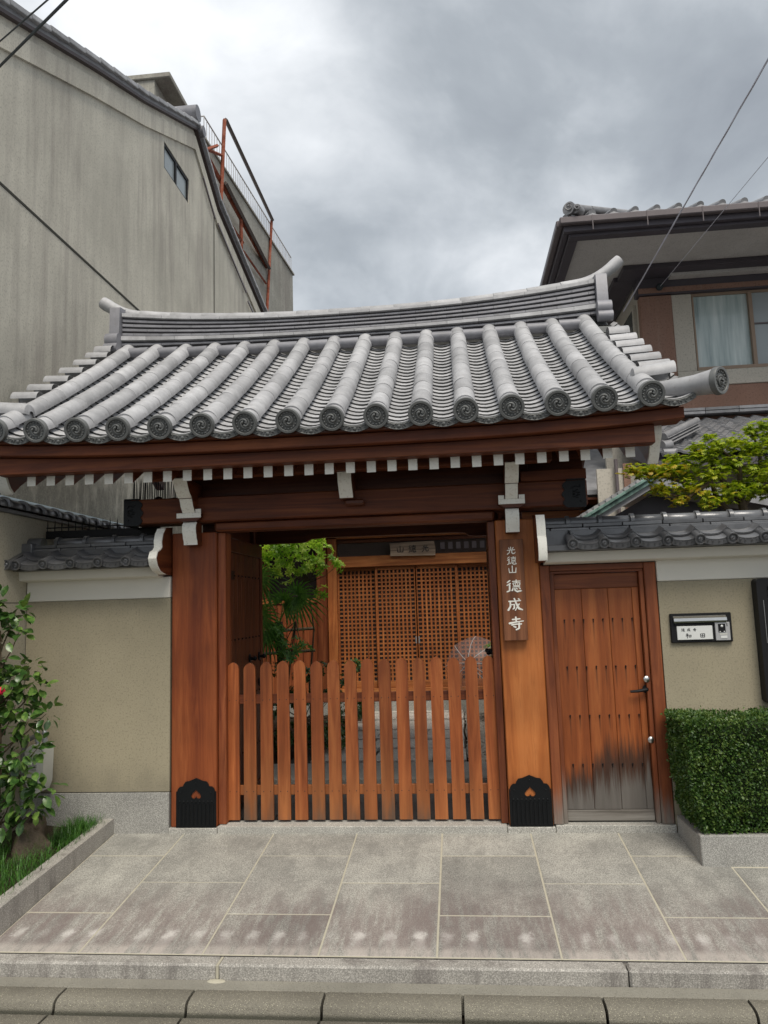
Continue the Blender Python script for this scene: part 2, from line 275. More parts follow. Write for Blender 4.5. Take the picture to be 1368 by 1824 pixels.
CAML = leafm('camellia_leaf', (.025, .065, .014), (.060, .135, .028), (.17, .27, .06), .28, .12); MAPL = leafm('maple_leaf', (.15, .25, .02), (.46, .52, .04), (.64, .42, .06), .5, .35)
HEDL = leafm('hedge_leaf', (.022, .055, .012), (.055, .115, .022), (.17, .24, .05), .42, .2); PALML = leafm('palm_leaf', (.06, .17, .03), (.14, .34, .06), (.32, .55, .15), .4, .25)
SHRL = leafm('bright_shrub_leaf', (.14, .30, .03), (.34, .54, .07), (.66, .80, .18), .45, .4); GRSL = leafm('mondo_grass_blade', (.03, .10, .015), (.08, .21, .03), (.20, .36, .06), .4, .2); YSHL = leafm('yellow_green_leaf', (.10, .19, .02), (.2, .32, .03), (.33, .44, .06), .5, .3)
REDP = pm('red_petal', (.62, .015, .05), .5, .15, 30, 0, .3); PETAL = pm('pale_flower', (.55, .42, .12), .6, .3, 30, 0, .3)
STEEL = pm('brushed_steel', (.55, .55, .54), .3, .08, 8, 0, .5, 1.0); PLATEW = pm('white_nameplate', (.66, .67, .65), .3, .02, 5, 0, .4); SILV = pm('silver_plastic', (.42, .42, .42), .4, .05, 5, 0, .4, .3)
GREYP = pm('grey_meter_plastic', (.50, .50, .46), .55, .08, 8, 0, .4); PIPE = pm('galvanised_pipe', (.34, .35, .36), .45, .15, 9, 0, .5, .6); INK = pm('sumi_ink', (.018, .018, .02), .6, .1, 9)
CURT = NT('window_curtain'); _c = CURT.ramp(CURT.noise(CURT.mul(CURT.pos, (9, 1, .7)), 1.3, 4, .6), [(.3, (.22, .29, .29)), (.5, (.40, .48, .47)), (.7, (.55, .62, .60))]); CURT = CURT.fin(_c, .25, None, .6, 0, Coat_Weight=.6, Coat_Roughness=.04)
DGLASS = glassm('dark_window_glass', (.12, .13, .12), .06); FROST = glassm('frosted_window_glass', (.34, .38, .39), .2); PAPER = pm('notice_paper', (.78, .77, .68), .6, .04, 5); SHOJI = pm('grey_door_screen', (.15, .155, .16), .6, .25, 4)
CLEAR = NT('clear_umbrella_film'); CLEAR = CLEAR.fin((.25, .20, .20), .35, None, .4, 0, Alpha=.36)
UMBR = pm('white_umbrella_rib', (.7, .7, .7), .4); CABLE = pm('cable_black', (.025, .035, .04), .6); CABLEW = pm('cable_grey', (.60, .60, .68), .6); BAMB = pm('bamboo_screen', (.16, .12, .10), .6, .4, 60)
BLUEM = pm('blue_grey_flashing', (.25, .33, .40), .35, .15, 4, 0, .5, .3)
# ------------------------------------------------------------------ geometry helpers
class G:
    def __init__(s): s.v = []; s.f = []; s.mi = []
    def add(s, vs, fs, m=0, M=None):
        b = len(s.v); s.v += [tuple(M @ Vector(x)) if M is not None else tuple(x) for x in vs]; s.f += [tuple(i+b for i in f) for f in fs]; s.mi += [m]*len(fs); return s
    def join(s, g, M=None, m=None):
        b = len(s.v); s.v += [tuple(M @ Vector(x)) if M is not None else x for x in g.v]; s.f += [tuple(i+b for i in f) for f in g.f]; s.mi += [m]*len(g.f) if m is not None else g.mi; return s
    def box(s, x0, x1, y0, y1, z0, z1, b=.003, m=0, M=None):
        if x0 > x1: x0, x1 = x1, x0
        if y0 > y1: y0, y1 = y1, y0
        if z0 > z1: z0, z1 = z1, z0
        b = min(b, (x1-x0)*.3, (y1-y0)*.3, (z1-z0)*.3)
        if b <= 0:
            vs = [(x, y, z) for x in (x0, x1) for y in (y0, y1) for z in (z0, z1)]
            return s.add(vs, [(0, 1, 3, 2), (4, 6, 7, 5), (0, 4, 5, 1), (2, 3, 7, 6), (0, 2, 6, 4), (1, 5, 7, 3)], m, M)
        vs = []; I = {}
        X = (x0, x1); Y = (y0, y1); Z = (z0, z1)
        for i in (0, 1):
            for j in (0, 1):
                for k in (0, 1):
                    sx, sy, sz = (1-2*i)*b, (1-2*j)*b, (1-2*k)*b
                    for a, p_ in enumerate(((X[i], Y[j]+sy, Z[k]+sz), (X[i]+sx, Y[j], Z[k]+sz), (X[i]+sx, Y[j]+sy, Z[k]))):
                        I[i, j, k, a] = len(vs); vs.append(p_)
        fs = [(I[0, 0, 0, 0], I[0, 0, 1, 0], I[0, 1, 1, 0], I[0, 1, 0, 0]), (I[1, 0, 0, 0], I[1, 1, 0, 0], I[1, 1, 1, 0], I[1, 0, 1, 0]),
              (I[0, 0, 0, 1], I[1, 0, 0, 1], I[1, 0, 1, 1], I[0, 0, 1, 1]), (I[0, 1, 0, 1], I[0, 1, 1, 1], I[1, 1, 1, 1], I[1, 1, 0, 1]),
              (I[0, 0, 0, 2], I[0, 1, 0, 2], I[1, 1, 0, 2], I[1, 0, 0, 2]), (I[0, 0, 1, 2], I[1, 0, 1, 2], I[1, 1, 1, 2], I[0, 1, 1, 2])]
        for k in (0, 1):
            for j in (0, 1): fs.append((I[0, j, k, 1], I[1, j, k, 1], I[1, j, k, 2], I[0, j, k, 2]))
            for i in (0, 1): fs.append((I[i, 0, k, 0], I[i, 1, k, 0], I[i, 1, k, 2], I[i, 0, k, 2]))
        for i in (0, 1):
            for j in (0, 1): fs.append((I[i, j, 0, 0], I[i, j, 1, 0], I[i, j, 1, 1], I[i, j, 0, 1]))
        for i in (0, 1):
            for j in (0, 1):
                for k in (0, 1): fs.append((I[i, j, k, 0], I[i, j, k, 1], I[i, j, k, 2]))
        return s.add(vs, fs, m, M)
    def prism(s, pts, axis, a, b, m=0, M=None):
        n = len(pts)
        def P(u, w, t): return {'x': (t, u, w), 'y': (u, t, w), 'z': (u, w, t)}[axis]
        vs = [P(u, w, a) for u, w in pts] + [P(u, w, b) for u, w in pts]
        fs = [tuple(range(n))[::-1], tuple(range(n, 2*n))] + [(i, (i+1) % n, n+(i+1) % n, n+i) for i in range(n)]
        return s.add(vs, fs, m, M)
    def tube(s, pts, r, n=8, m=0, caps=True, M=None, squash=None):
        pts = [Vector(p_) for p_ in pts]; k = len(pts); rr = r if isinstance(r, (list, tuple)) else [r]*k
        vs = []; ref = None
        for i, p_ in enumerate(pts):
            t = (pts[min(i+1, k-1)]-pts[max(i-1, 0)]).normalized()
            if ref is None: ref = Vector((0, 0, 1)) if abs(t.z) < .9 else Vector((1, 0, 0))
            u = (ref - t*ref.dot(t)).normalized(); w = t.cross(u); ref = u
            for j in range(n):
                a = 2*pi*j/n; q = u*cos(a) + w*sin(a)
                if squash: q = u*cos(a)*squash[0] + w*sin(a)*squash[1]
                vs.append(tuple(p_+q*rr[i]))
        fs = [(i*n+j, i*n+(j+1) % n, (i+1)*n+(j+1) % n, (i+1)*n+j) for i in range(k-1) for j in range(n)]
        if caps: fs += [tuple(range(n))[::-1], tuple(range((k-1)*n, k*n))]
        return s.add(vs, fs, m, M)
    def sph(s, c, r, n=8, m=0, M=None, half=False):
        vs = []; rows = n//2+1
        rx = r if isinstance(r, (tuple, list)) else (r, r, r)
        for i in range(rows):
            th = pi*i/(rows-1)
            for j in range(n): vs.append((c[0]+rx[0]*sin(th)*cos(2*pi*j/n), c[1]+rx[1]*sin(th)*sin(2*pi*j/n), c[2]+rx[2]*cos(th)))
        fs = [(i*n+j, (i+1)*n+j, (i+1)*n+(j+1) % n, i*n+(j+1) % n) for i in range(rows-1) for j in range(n)]
        return s.add(vs, fs, m, M)
    def lathe(s, prof, n=24, m=0, M=None):   # prof: (r, z)
        vs = [(r*cos(2*pi*j/n), r*sin(2*pi*j/n), z) for r, z in prof for j in range(n)]
        fs = [(i*n+j, i*n+(j+1) % n, (i+1)*n+(j+1) % n, (i+1)*n+j) for i in range(len(prof)-1) for j in range(n)]
        return s.add(vs, fs, m, M)
    def grid(s, P=None, m=0, M=None):  # P rows of points
        a, b = len(P), len(P[0]); vs = [q for r in P for q in r]
        return s.add(vs, [(i*b+j, i*b+j+1, (i+1)*b+j+1, (i+1)*b+j) for i in range(a-1) for j in range(b-1)], m, M)
    def mesh(s, name, mats, sm=40):
        me = bpy.data.meshes.new(name); me.from_pydata(s.v, [], s.f)
        for m_ in (mats if isinstance(mats, (list, tuple)) else [mats]): me.materials.append(m_)
        if any(s.mi): me.polygons.foreach_set('material_index', s.mi)
        me.update()
        if sm:
            me.polygons.foreach_set('use_smooth', [True]*len(me.polygons)); me.set_sharp_from_angle(angle=radians(sm))
        return me
WM = {}
def place(o, parent, M):
    COL.objects.link(o); WM[o.name] = M.copy()
    if parent is not None:
        o.parent = parent; o.matrix_local = WM[parent.name].inverted() @ M
    else: o.matrix_local = M
    return o
def T(x, y=0, z=0): return Matrix.Translation((x, y, z))
def RX(a): return Matrix.Rotation(a, 4, 'X')
def RY(a): return Matrix.Rotation(a, 4, 'Y')
def RZ(a): return Matrix.Rotation(a, 4, 'Z')
def tag(o, label=None, cat=None, group=None, kind=None):
    if label: o['label'] = label
    if cat: o['category'] = cat
    if group: o['group'] = group
    if kind: o['kind'] = kind
    return o
def thing(name, label, cat, loc=(0, 0, 0), group=None):
    return tag(place(bpy.data.objects.new(name, None), None, T(*loc)), label, cat, group)
def part(name, g, mats, parent=None, sm=40, kind=None, label=None):
    """world-space geometry -> one object whose origin is its own centre"""
    n = len(g.v); c = [(min(v[i] for v in g.v)+max(v[i] for v in g.v))/2 for i in range(3)]
    g.v = [(v[0]-c[0], v[1]-c[1], v[2]-c[2]) for v in g.v]
    o = place(bpy.data.objects.new(name, g.mesh(name, mats, sm)), parent, T(*c))
    if kind: o['kind'] = kind
    if label: o['label'] = label
    return o
def inst(name, me, parent, M, kind=None):
    o = place(bpy.data.objects.new(name, me), parent, M)
    if kind: o['kind'] = kind
    return o
def bx(name, par, mat, *a, **k): return part(name, G().box(*a, **k), mat, par)
def struct(name, g, mats, parent=None): return part(name, g, mats, parent, kind='structure' if parent is None else None)
R_ = random.uniform
# ================================================================== GROUND
def apz(y): return .1*y
def slabpoly(x0, x1, y0, y1, th=.05, g=.0025, zo=0.0):
    """granite slab following the apron slope, chamfered upper edges"""
    G_ = G(); x0 += g; x1 -= g; y0 += g; y1 -= g; b = .0025
    vs = []
    for (dx, dz) in ((0, -th), (0, -b), (b, 0)):
        for x, y in ((x0+dx, y0+dx), (x1-dx, y0+dx), (x1-dx, y1-dx), (x0+dx, y1-dx)): vs.append((x, y, apz(y)+dz+zo))
    fs = [(8, 9, 10, 11)] + [(i+4*k, (i+1) % 4+4*k, (i+1) % 4+4*k+4, i+4*k+4) for k in (0, 1) for i in range(4)]
    return G_.add(vs, fs)
g = G(); N_ = 30
P = [[(x, y, -.262) for x in (-60, -8, -3, 0, 3, 8, 60)] for y in (-60, -12, -5, -3, -1.9)]
street = struct('street', g.grid(P), ASPH)
g = G().grid([[(x, y, -.30) for x in (-60, 60)] for y in (-60, 120)]); struct('ground', g, SOIL)
g = G(); g.box(-8, 8, -1.538, -1.452, -.29, -.204, .004); struct('gutter_strip', g, GUT)
# apron bed (mortar, shows in the joints)
g = G(); vs = []
for y in (-1.37, .03): vs += [(x, y, apz(y)-.0016) for x in (-2.31, 4.5)]
g.add(vs, [(0, 1, 3, 2)]); apron = struct('paving', g, MORT)
xs = [-2.31, -1.835, -1.24, -.70, -.16, .39, .92, 1.43]
cutA, cutB = [0, -.335, -1.005, -1.365], [0, -.67, -1.365]
for i in range(len(xs)-1):
    cut = cutA if i % 2 == 0 else cutB
    if i == 5: cut = cutB
    if i == 6: cut = cutA
    if i == 0: cut = [0, -.335, -1.005, -1.365]
    for a, b_ in zip(cut, cut[1:]):
        part('paving_stone', slabpoly(xs[i], xs[i+1], b_, a, g=R_(.003, .005), zo=R_(-.0003, .0005)), PAVE, apron)
for (x0, x1, a, b_) in ((1.43, 1.79, -.48, -1.02), (1.43, 1.97, -1.02, -1.365), (1.79, 2.4, -.48, -1.02), (1.97, 2.55, -1.02, -1.365), (2.4, 3.0, -.48, -1.02), (2.55, 3.2, -1.02, -1.365)):
    part('paving_stone', slabpoly(x0, x1, b_, a), PAVE, apron)
# granite kerb course along the front of the apron
kerb = tag(place(bpy.data.objects.new('kerb', None), None, T(-.5, -1.36, -.16)), kind='structure')
kj = [-4.3, -1.14, .655, 2.45, 4.2]
for i in range(4):
    g = G(); g.box(kj[i]+.003, kj[i+1]-.003, -1.452, -1.369, -.28, -.140+R_(-.001, .001), .009); part('kerb_stone', g, GRANK, kerb)
g = G(); g.sph((-1.14, -1.465, -.204), (.042, .02, .005), 12); g.box(-1.146, -1.134, -1.4525, -1.37, -.2, -.143, .001)
part('mortar_patch', g, MORT, kerb)
# concrete kerb blocks (rounded lip) along the street
blk = tag(place(bpy.data.objects.new('street_kerb', None), None, T(-.3, -1.6, -.23)), kind='structure')
def blockprof():
    return [(-1.542, -.29), (-1.542, -.206), (-1.552, -.198), (-1.62, -.196), (-1.648, -.201), (-1.662, -.212), (-1.668, -.242), (-1.682, -.256), (-1.696, -.244), (-1.712, -.230), (-1.80, -.228), (-1.98, -.238), (-1.98, -.29)]
jx = [-3.5, -2.93, -2.36, -1.785, -1.205, -.63, -.05, .52, 1.095, 1.67, 2.25, 2.83]
for a, b_ in zip(jx, jx[1:]):
    part('kerb_block', G().prism(blockprof(), 'x', a+.006, b_-.006), AGG, blk, 60)
# courtyard
g = G().grid([[(x, y, -.02+.025*max(0, y-1)) for x in (-3.2, 5)] for y in (.14, 1.3, 4.8, 12)]); struct('courtyard_ground', g, SOIL)
fl = struct('gate_floor', G().box(-1.95, .55, .135, 1.27, -.05, .0, .0), SLATE)
for i in range(4):
    for j in range(2): part('floor_stone', G().box(-1.93+i*.62, -1.93+(i+1)*.62-.006, .14+j*.56, .14+(j+1)*.56-.006, .0, .006, .002), SLATE, fl)
path = struct('courtyard_path', G().box(-1.6, .02, 1.95, 4.62, -.04, .035, 0), MORTD)
part('step_stone', G().box(-1.9, .5, 1.28, 1.9, -.05, .045, .006), GRAN, path)
rr = random.Random(5); y = 1.93
while y < 4.5:
    h_ = rr.uniform(.42, .62); x = -1.42 + .12*(y-1.9) + rr.uniform(-.05, .05)
    while x < -.05:
        w_ = min(rr.uniform(.4, .62), .02-x)
        if w_ < .12: break
        dy = rr.uniform(-.03, .03); q = [(x, y), (x+w_-.012, y+dy*.4), (x+w_-.012, y+h_-.014+dy), (x+.02, y+h_-.014)]
        z0 = .035+.025*(y-1.5)
        g = G().prism([(p_[0]+rr.uniform(-.012, .012), p_[1]) for p_ in q], 'z', z0-.05, z0+rr.uniform(0, .012)); part('path_stone', g, PATH, path); x += w_
    y += h_
g = G().grid([[(x+.01*sin(x*9+y*7), y, .02+.025*(y-1.5)+.006*sin(x*31)*cos(y*23)) for x in [.03+.12*i for i in range(14)]] for y in [1.92+.15*j for j in range(19)]])
tag(part('gravel', g, GRAV), kind='stuff')
g = G()
rr = random.Random(3)
for i in range(1500):
    x, y = rr.uniform(.03, 1.2), rr.uniform(1.93, 4.5); r = rr.uniform(.008, .018); g.sph((x, y, .025+.025*(y-1.5)), (r, r*rr.uniform(.6, 1), r*.6), 5)
tag(part('pebbles', g, GRAV), kind='stuff')
# ================================================================== TEMPLE GATE
XC = -.82
gate = thing('temple_gate', 'timber temple gate with silver tiled roof, red-brown posts and white-ended rafters', 'gate', (-.70, 0, 0))
def bp(name, *a, mat=WX, par=gate, **k): return part(name, G().box(*a, **k), mat, par)
# pillars
pl = bp('pillar', -1.93, -1.62, 0, .30, .035, 1.965, b=.006, mat=PL); pr = bp('pillar', .265, .535, 0, .30, .035, 1.965, b=.006, mat=PO)
for a, b_ in ((-1.94, -1.615), (.25, .545)): bp('pillar_base', a, b_, -.018, .32, -.05, .034, b=.004, mat=GRAN)
def curvemesh(name, loops, ext, mat, sm=30):
    cu = bpy.data.curves.new(name, 'CURVE'); cu.dimensions = '2D'; cu.fill_mode = 'BOTH'; cu.extrude = ext
    for lp in loops:
        sp = cu.splines.new('POLY'); sp.points.add(len(lp)-1)
        for p_, q in zip(sp.points, lp): p_.co = (q[0], q[1], 0, 1)
        sp.use_cyclic_u = True
    o = bpy.data.objects.new(name, cu); COL.objects.link(o); me = bpy.data.meshes.new_from_object(o); bpy.data.objects.remove(o); bpy.data.curves.remove(cu)
    me.materials.clear(); me.materials.append(mat); me.name = name
    return me
def footplate():
    half = [(0, .31), (.02, .302), (.045, .292), (.07, .288), (.083, .272), (.088, .258), (.108, .256), (.12, .245), (.126, .232), (.132, .0)]
    out = [(-x, y) for x, y in half[::-1]] + half[1:]
    ht = []
    for i in range(28):
        t = 2*pi*i/28; x = 16*sin(t)**3; y = 13*cos(t)-5*cos(2*t)-2*cos(3*t)-cos(4*t); ht.append((x*.0021, .205 - y*.0021))
    return curvemesh('foot_plate', [out, ht], .004, BLACK)
FP = footplate()
flute = G()
for i in range(9):
    x = -.108+i*.027; flute.tube([(x, .014, .002), (x, .150, .002)], .0105, 8)
    flute.sph((x, .164, .006), .0065, 6); flute.sph((x, .018, .009), .004, 6)
for a in (-.1, .1): flute.sph((a, .22, .006), .005, 6)
flute.sph((0, .28, .006), .005, 6)
FL = flute.mesh('flutes', BLACK)
for par, cx, w_ in ((pl, -1.757, 1.0), (pr, .400, .98)):
    M = T(cx, -.0045, .036) @ RX(pi/2) @ Matrix.Diagonal((w_, 1, 1, 1)); inst('foot_plate', FP, par, M); inst('plate_relief', FL, par, M, 'stuff')
    for sx in (-1, 1): part('foot_plate_return', G().box(cx+sx*.1315*w_-.003, cx+sx*.1315*w_+.003, -.0085, .0, .036, .262, .001), BLACK, par)
# rear posts, jambs, sill
for x in (-1.86, .36): bp('rear_post', x, x+.17, 1.22, 1.39, 0, 2.35, mat=WDZ, b=.005)
bp('door_jamb', -1.618, -1.565, .03, .16, .045, 1.962, mat=WZ); bp('door_jamb', .215, .262, .03, .16, .045, 1.962, mat=WDZ)
bp('sill_stone', -1.613, .248, -.012, .13, -.03, .042, mat=GRAN, b=.004)
# main beam, lintel
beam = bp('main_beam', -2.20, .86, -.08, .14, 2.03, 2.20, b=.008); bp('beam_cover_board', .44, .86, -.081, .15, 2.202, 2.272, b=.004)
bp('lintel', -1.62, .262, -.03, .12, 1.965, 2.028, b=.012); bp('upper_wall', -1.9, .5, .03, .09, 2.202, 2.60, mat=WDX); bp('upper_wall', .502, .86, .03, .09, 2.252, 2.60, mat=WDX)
def capplate(x0, x1, inner):
    # black metal sleeve with scalloped inner edge
    n = 16; z0, z1 = 2.018, 2.192; e = []
    for i in range(n+1):
        t = i/n; e.append((inner*(.022*abs(sin(3*pi*t))+.012*sin(pi*t)), z0+(z1-z0)*t))
    o, i_ = (x0, x1) if inner > 0 else (x1, x0)
    pts = [(o, z0)] + [(i_+q[0], q[1]) for q in e] + [(o, z1)]
    g = G().prism(pts, 'y', -.088, -.079); g.box(min(x0, x1), max(x0, x1), -.086, .146, 2.197, 2.2055, .001); g.box(o-.004, o+.004, -.086, .146, 2.02, 2.2, .001)
    for q in (.04, .135): g.sph((o+inner*.03, -.089, z0+q), .006, 6)
    # flower relief
    cx = (x0+x1)/2
    for k in range(5):
        a = 2*pi*k/5; g.sph((cx+.018*cos(a), -.088, 2.105+.018*sin(a)), (.012, .004, .012), 8)
    g.tube([(cx-.03, -.088, 2.14), (cx-.01, -.09, 2.155), (cx+.015, -.09, 2.15), (cx+.03, -.088, 2.165)], .004, 6)
    part('beam_cap', g, BLACK, beam)
capplate(-2.235, -2.135, 1); capplate(.73, .845, -1)
# rear lintel with curved corner brackets
g = G(); pts = [(-1.86, 1.985), (-1.32, 1.985), (-1.27, 1.99), (-1.22, 2.015), (-1.1, 2.022), (.0, 2.022), (.08, 2.015), (.12, 1.99), (.18, 1.985), (.53, 1.985), (.53, 2.4), (-1.86, 2.4)]
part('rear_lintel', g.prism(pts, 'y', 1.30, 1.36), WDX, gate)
for x in (-1.82, .38): bp('side_tie', x, x+.09, .3, 1.25, 1.98, 2.1, mat=WDY)
for z in (2.10,):
    bp('purlin', -2.0, .62, -.30, -.21, 2.292, 2.36, b=.004, mat=WX); bp('purlin', -2.75, 1.12, 1.13, 1.27, 3.06, 3.17, mat=WDX)
# white-fronted bracket arms
def profarm(cx, w_, pts, name='bracket_arm', mat=WDY, face=None):
    o = part(name, G().prism(pts, 'x', cx-w_/2, cx+w_/2), mat, gate)
    if face:
        a, b_ = face; q = pts[a:b_+1]; vs = []; fs = []
        nn = len(q)
        for i, (y, z) in enumerate(q):
            p0 = q[max(i-1, 0)]; p1 = q[min(i+1, nn-1)]; t = Vector((p1[0]-p0[0], p1[1]-p0[1])).normalized(); nx, nz = -t.y, t.x
            if nx > 0: nx, nz = -nx, -nz
            for x in (cx-w_/2-.0015, cx+w_/2+.0015): vs += [(x, y+nx*.003, z+nz*.003), (x, y-nx*.004, z-nz*.004)]
        for i in range(nn-1):
            a0, a1 = i*4, i*4+4
            fs += [(a0, a0+2, a1+2, a1), (a0, a1, a1+1, a0+1), (a0+2, a0+3, a1+3, a1+2)]
        fs += [(0, 1, 3, 2), (nn*4-4, nn*4-2, nn*4-1, nn*4-3)]
        part('white_end', G().add(vs, fs), WHITE, o)
    return o
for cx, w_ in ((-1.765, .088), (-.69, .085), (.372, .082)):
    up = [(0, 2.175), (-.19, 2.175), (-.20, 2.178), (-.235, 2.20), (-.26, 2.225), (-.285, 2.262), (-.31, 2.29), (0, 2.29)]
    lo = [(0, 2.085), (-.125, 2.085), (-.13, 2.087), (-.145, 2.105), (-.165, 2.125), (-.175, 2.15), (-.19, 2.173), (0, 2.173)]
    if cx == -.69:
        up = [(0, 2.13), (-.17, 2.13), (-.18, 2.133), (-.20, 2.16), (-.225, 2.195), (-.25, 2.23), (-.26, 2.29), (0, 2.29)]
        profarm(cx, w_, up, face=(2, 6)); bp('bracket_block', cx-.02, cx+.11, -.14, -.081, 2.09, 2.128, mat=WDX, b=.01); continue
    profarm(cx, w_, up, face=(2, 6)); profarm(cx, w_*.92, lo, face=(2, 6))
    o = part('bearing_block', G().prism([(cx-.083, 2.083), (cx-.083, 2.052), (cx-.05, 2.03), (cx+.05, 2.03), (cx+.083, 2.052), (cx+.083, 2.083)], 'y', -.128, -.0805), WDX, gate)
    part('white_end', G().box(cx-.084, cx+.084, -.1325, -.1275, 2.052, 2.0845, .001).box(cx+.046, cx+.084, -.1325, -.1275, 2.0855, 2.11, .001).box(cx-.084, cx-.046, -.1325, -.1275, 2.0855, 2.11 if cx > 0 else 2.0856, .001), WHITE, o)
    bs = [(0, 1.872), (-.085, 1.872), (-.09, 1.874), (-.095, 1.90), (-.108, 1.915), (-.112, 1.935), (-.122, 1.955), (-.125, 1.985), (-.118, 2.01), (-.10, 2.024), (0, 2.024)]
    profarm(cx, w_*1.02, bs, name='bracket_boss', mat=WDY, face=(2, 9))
# roof geometry -----------------------------------------------------
def lift(x): return .042*min(1.4, abs(x-XC)/1.96)**3
YR = 1.12
def Zc(x, y):
    if y > 1.2+.08: y = 2.4 - y + .16
    y = min(y, 1.2); u = y+.7; return 2.53 + .55*u + .038*u*u + lift(x)
def frame(x, y, dz=0, yaw=0):
    s = -1 if y > 1.28 else 1
    e = .01; dy = (Zc(x, y+e)-Zc(x, y-e))/(2*e); dx = (Zc(x+e, y)-Zc(x-e, y))/(2*e)
    Y = Vector((0, 1, dy)).normalized(); X = Vector((1, 0, dx)); X = (X-Y*X.dot(Y)).normalized(); Z = X.cross(Y)
    if s < 0: Y = -Y; X = -X
    m = Matrix(((X.x, Y.x, Z.x, x), (X.y, Y.y, Z.y, y), (X.z, Y.z, Z.z, Zc(x, y)), (0, 0, 0, 1)))
    return m @ T(0, 0, dz)
roof = tag(place(bpy.data.objects.new('roof', None), gate, T(XC, 1.2, 2.6)))
def sweepx(prof, x0, x1, n=24, yz=lambda x: (0, lift(x)), m=0):
    P = []; k = len(prof); vs = []
    for i in range(n+1):
        x = x0+(x1-x0)*i/n; oy, oz = yz(x); vs += [(x, y+oy, z+oz) for y, z in prof]
    fs = [(i*k+j, i*k+(j+1) % k, (i+1)*k+(j+1) % k, (i+1)*k+j) for i in range(n) for j in range(k)] + [tuple(range(k)), tuple(range(n*k, n*k+k))[::-1]]
    return G().add(vs, fs, m)
def rect(y0, y1, z0, z1, b=.004): return [(y0+b, z0), (y0, z0+b), (y0, z1-b), (y0+b, z1), (y1, z1), (y1, z0)]
part('eave_board', sweepx(rect(-.615, -.45, 2.3865, 2.452), -3.08, 1.335), WX, roof)
g = sweepx(rect(-.552, -.458, 2.311, 2.384), -2.86, 1.18); g.v = [(x, y, z if z-lift(x) > 2.35 else z-.8*lift(x)) for x, y, z in g.v]
part('eave_board', g, WX, roof)
part('tile_batten', sweepx(rect(-.665, -.45, 2.454, 2.482), -3.06, 1.31), WDX, roof)
# deck, front and rear slope
for nm, ya, yb in (('roof_deck', -.60, 1.2), ('rear_roof_deck', 1.36, 2.2)):
    g = G(); n = 12
    for mm_, dz0 in ((1, -.075), (0, -.10)):
        g.grid(m=mm_, P=[[(x, y, Zc(x, y)+dz0) for x in [-3.02+4.3*i/20 for i in range(21)]] for y in [ya+(yb-ya)*j/n for j in range(n+1)]])
    part(nm, g, [WDX, TILEG], roof)
# rafters
rm = G().prism([(0, -.038), (0, .038), (1.65, .038+.98), (1.65, -.038+.98)], 'x', -.027, .027).mesh('rafter', WDY, 20); re = G().box(-.0278, .0278, -.004, -.0003, -.0385, .0385, .0012).mesh('rafter_end', WHITE)
pitch = atan2(.62, 1)
for i in range(30):
    x = -2.685+i*(3.74/29); M = T(x+R_(-.002, .002), -.452, 2.281+lift(x)*.45+R_(-.0015, .0015))
    o = inst('rafter', rm, gate, M); inst('rafter_end', re, o, M @ T(0, 0, 0) )
# gable boards with white front ends
def gable(x0, x1):
    lo = [(-.47, 2.455), (-.475, 2.40), (-.455, 2.37), (-.42, 2.345), (-.395, 2.30), (-.37, 2.265), (-.33, 2.235), (-.25, 2.30), (0, 2.46), (.4, 2.72), (.8, 2.99), (1.2, 3.28), (1.6, 2.99), (2.0, 2.75), (2.2, 2.65), (2.2, 2.81), (2.0, 2.93), (1.6, 3.2), (1.2, 3.55), (.8, 3.25), (.4, 2.98), (0, 2.74), (-.3, 2.56)]
    o = part('gable_board', G().prism(lo, 'x', x0, x1), WDY, roof)
    q = lo[0:7]; vs = []; fs = []
    for (y, z) in q: vs += [(x0-.002, y-.006, z-.003), (x1+.002, y-.006, z-.003), (x0-.002, y+.012, z+.006), (x1+.002, y+.012, z+.006)]
    for i in range(6): a = i*4; fs += [(a, a+4, a+5, a+1), (a+1, a+5, a+7, a+3), (a, a+2, a+6, a+4)]
    part('gable_board_end', G().add(vs, fs), WHITE, roof)
gable(1.185, 1.24); gable(-2.96, -2.885)
# --- tile meshes
def covermesh(L=.245, r0=.0655, r1=.0635, n=12, a0=-95, a1=95, flip=1):
    g = G(); P = []
    for y, r in ((0, r0-.0015), (.003, r0), (L, r1)):
        P.append([(r*sin(radians(a0+(a1-a0)*j/n)), y, r*cos(radians(a0+(a1-a0)*j/n))) for j in range(n+1)])
    g.grid(P); k = n+1
    inner = [(.047*sin(radians(a0+(a1-a0)*j/n)), 0, .047*cos(radians(a0+(a1-a0)*j/n))) for j in range(n+1)]
    g.grid([inner, P[0]]); return g
CT = covermesh().mesh('cover_tile', TILE, 50)
def disc(rad=.074, mdet=1, th=.02):
    """eave disc facing -Y: rim, beads and three commas, material 1 = relief"""
    g = G(); M = RX(pi/2)
    g.lathe([(0.0001, .002), (rad*.76, .002)], 32, mdet+1 if rad > .05 else mdet, M); g.lathe([(rad*.76, .002), (rad*.765, .006), (rad*.78, .0115), (rad*.80, .013), (rad*.96, .013), (rad, .009), (rad, -th), (rad*.8, -th)], 32, mdet, M)
    for k in range(16):
        a = 2*pi*k/16; g.sph((rad*.64*cos(a), rad*.64*sin(a), .004), (rad*.075, rad*.075, rad*.10), 6, mdet, M)
    for k in range(3):
        P = []; rr_ = []
        for i in range(9):
            t = i/8; a = 2*pi*k/3 + t*3.3; r = rad*(.12+.34*t**.8); P.append((r*cos(a), r*sin(a), .007)); rr_.append(rad*(.12*(1-t)**.7+.025))
        g.tube(P, rr_, 6, mdet, M=M)
    return g
def eavecover():
    g = covermesh(.16, .068, .062); g2 = G().join(g)
    g2.join(disc(), T(0, -.004, 0) @ RX(-.06), m=1); return g2
EC = eavecover().mesh('eave_tile', [TILE, TILED, TILER], 40)
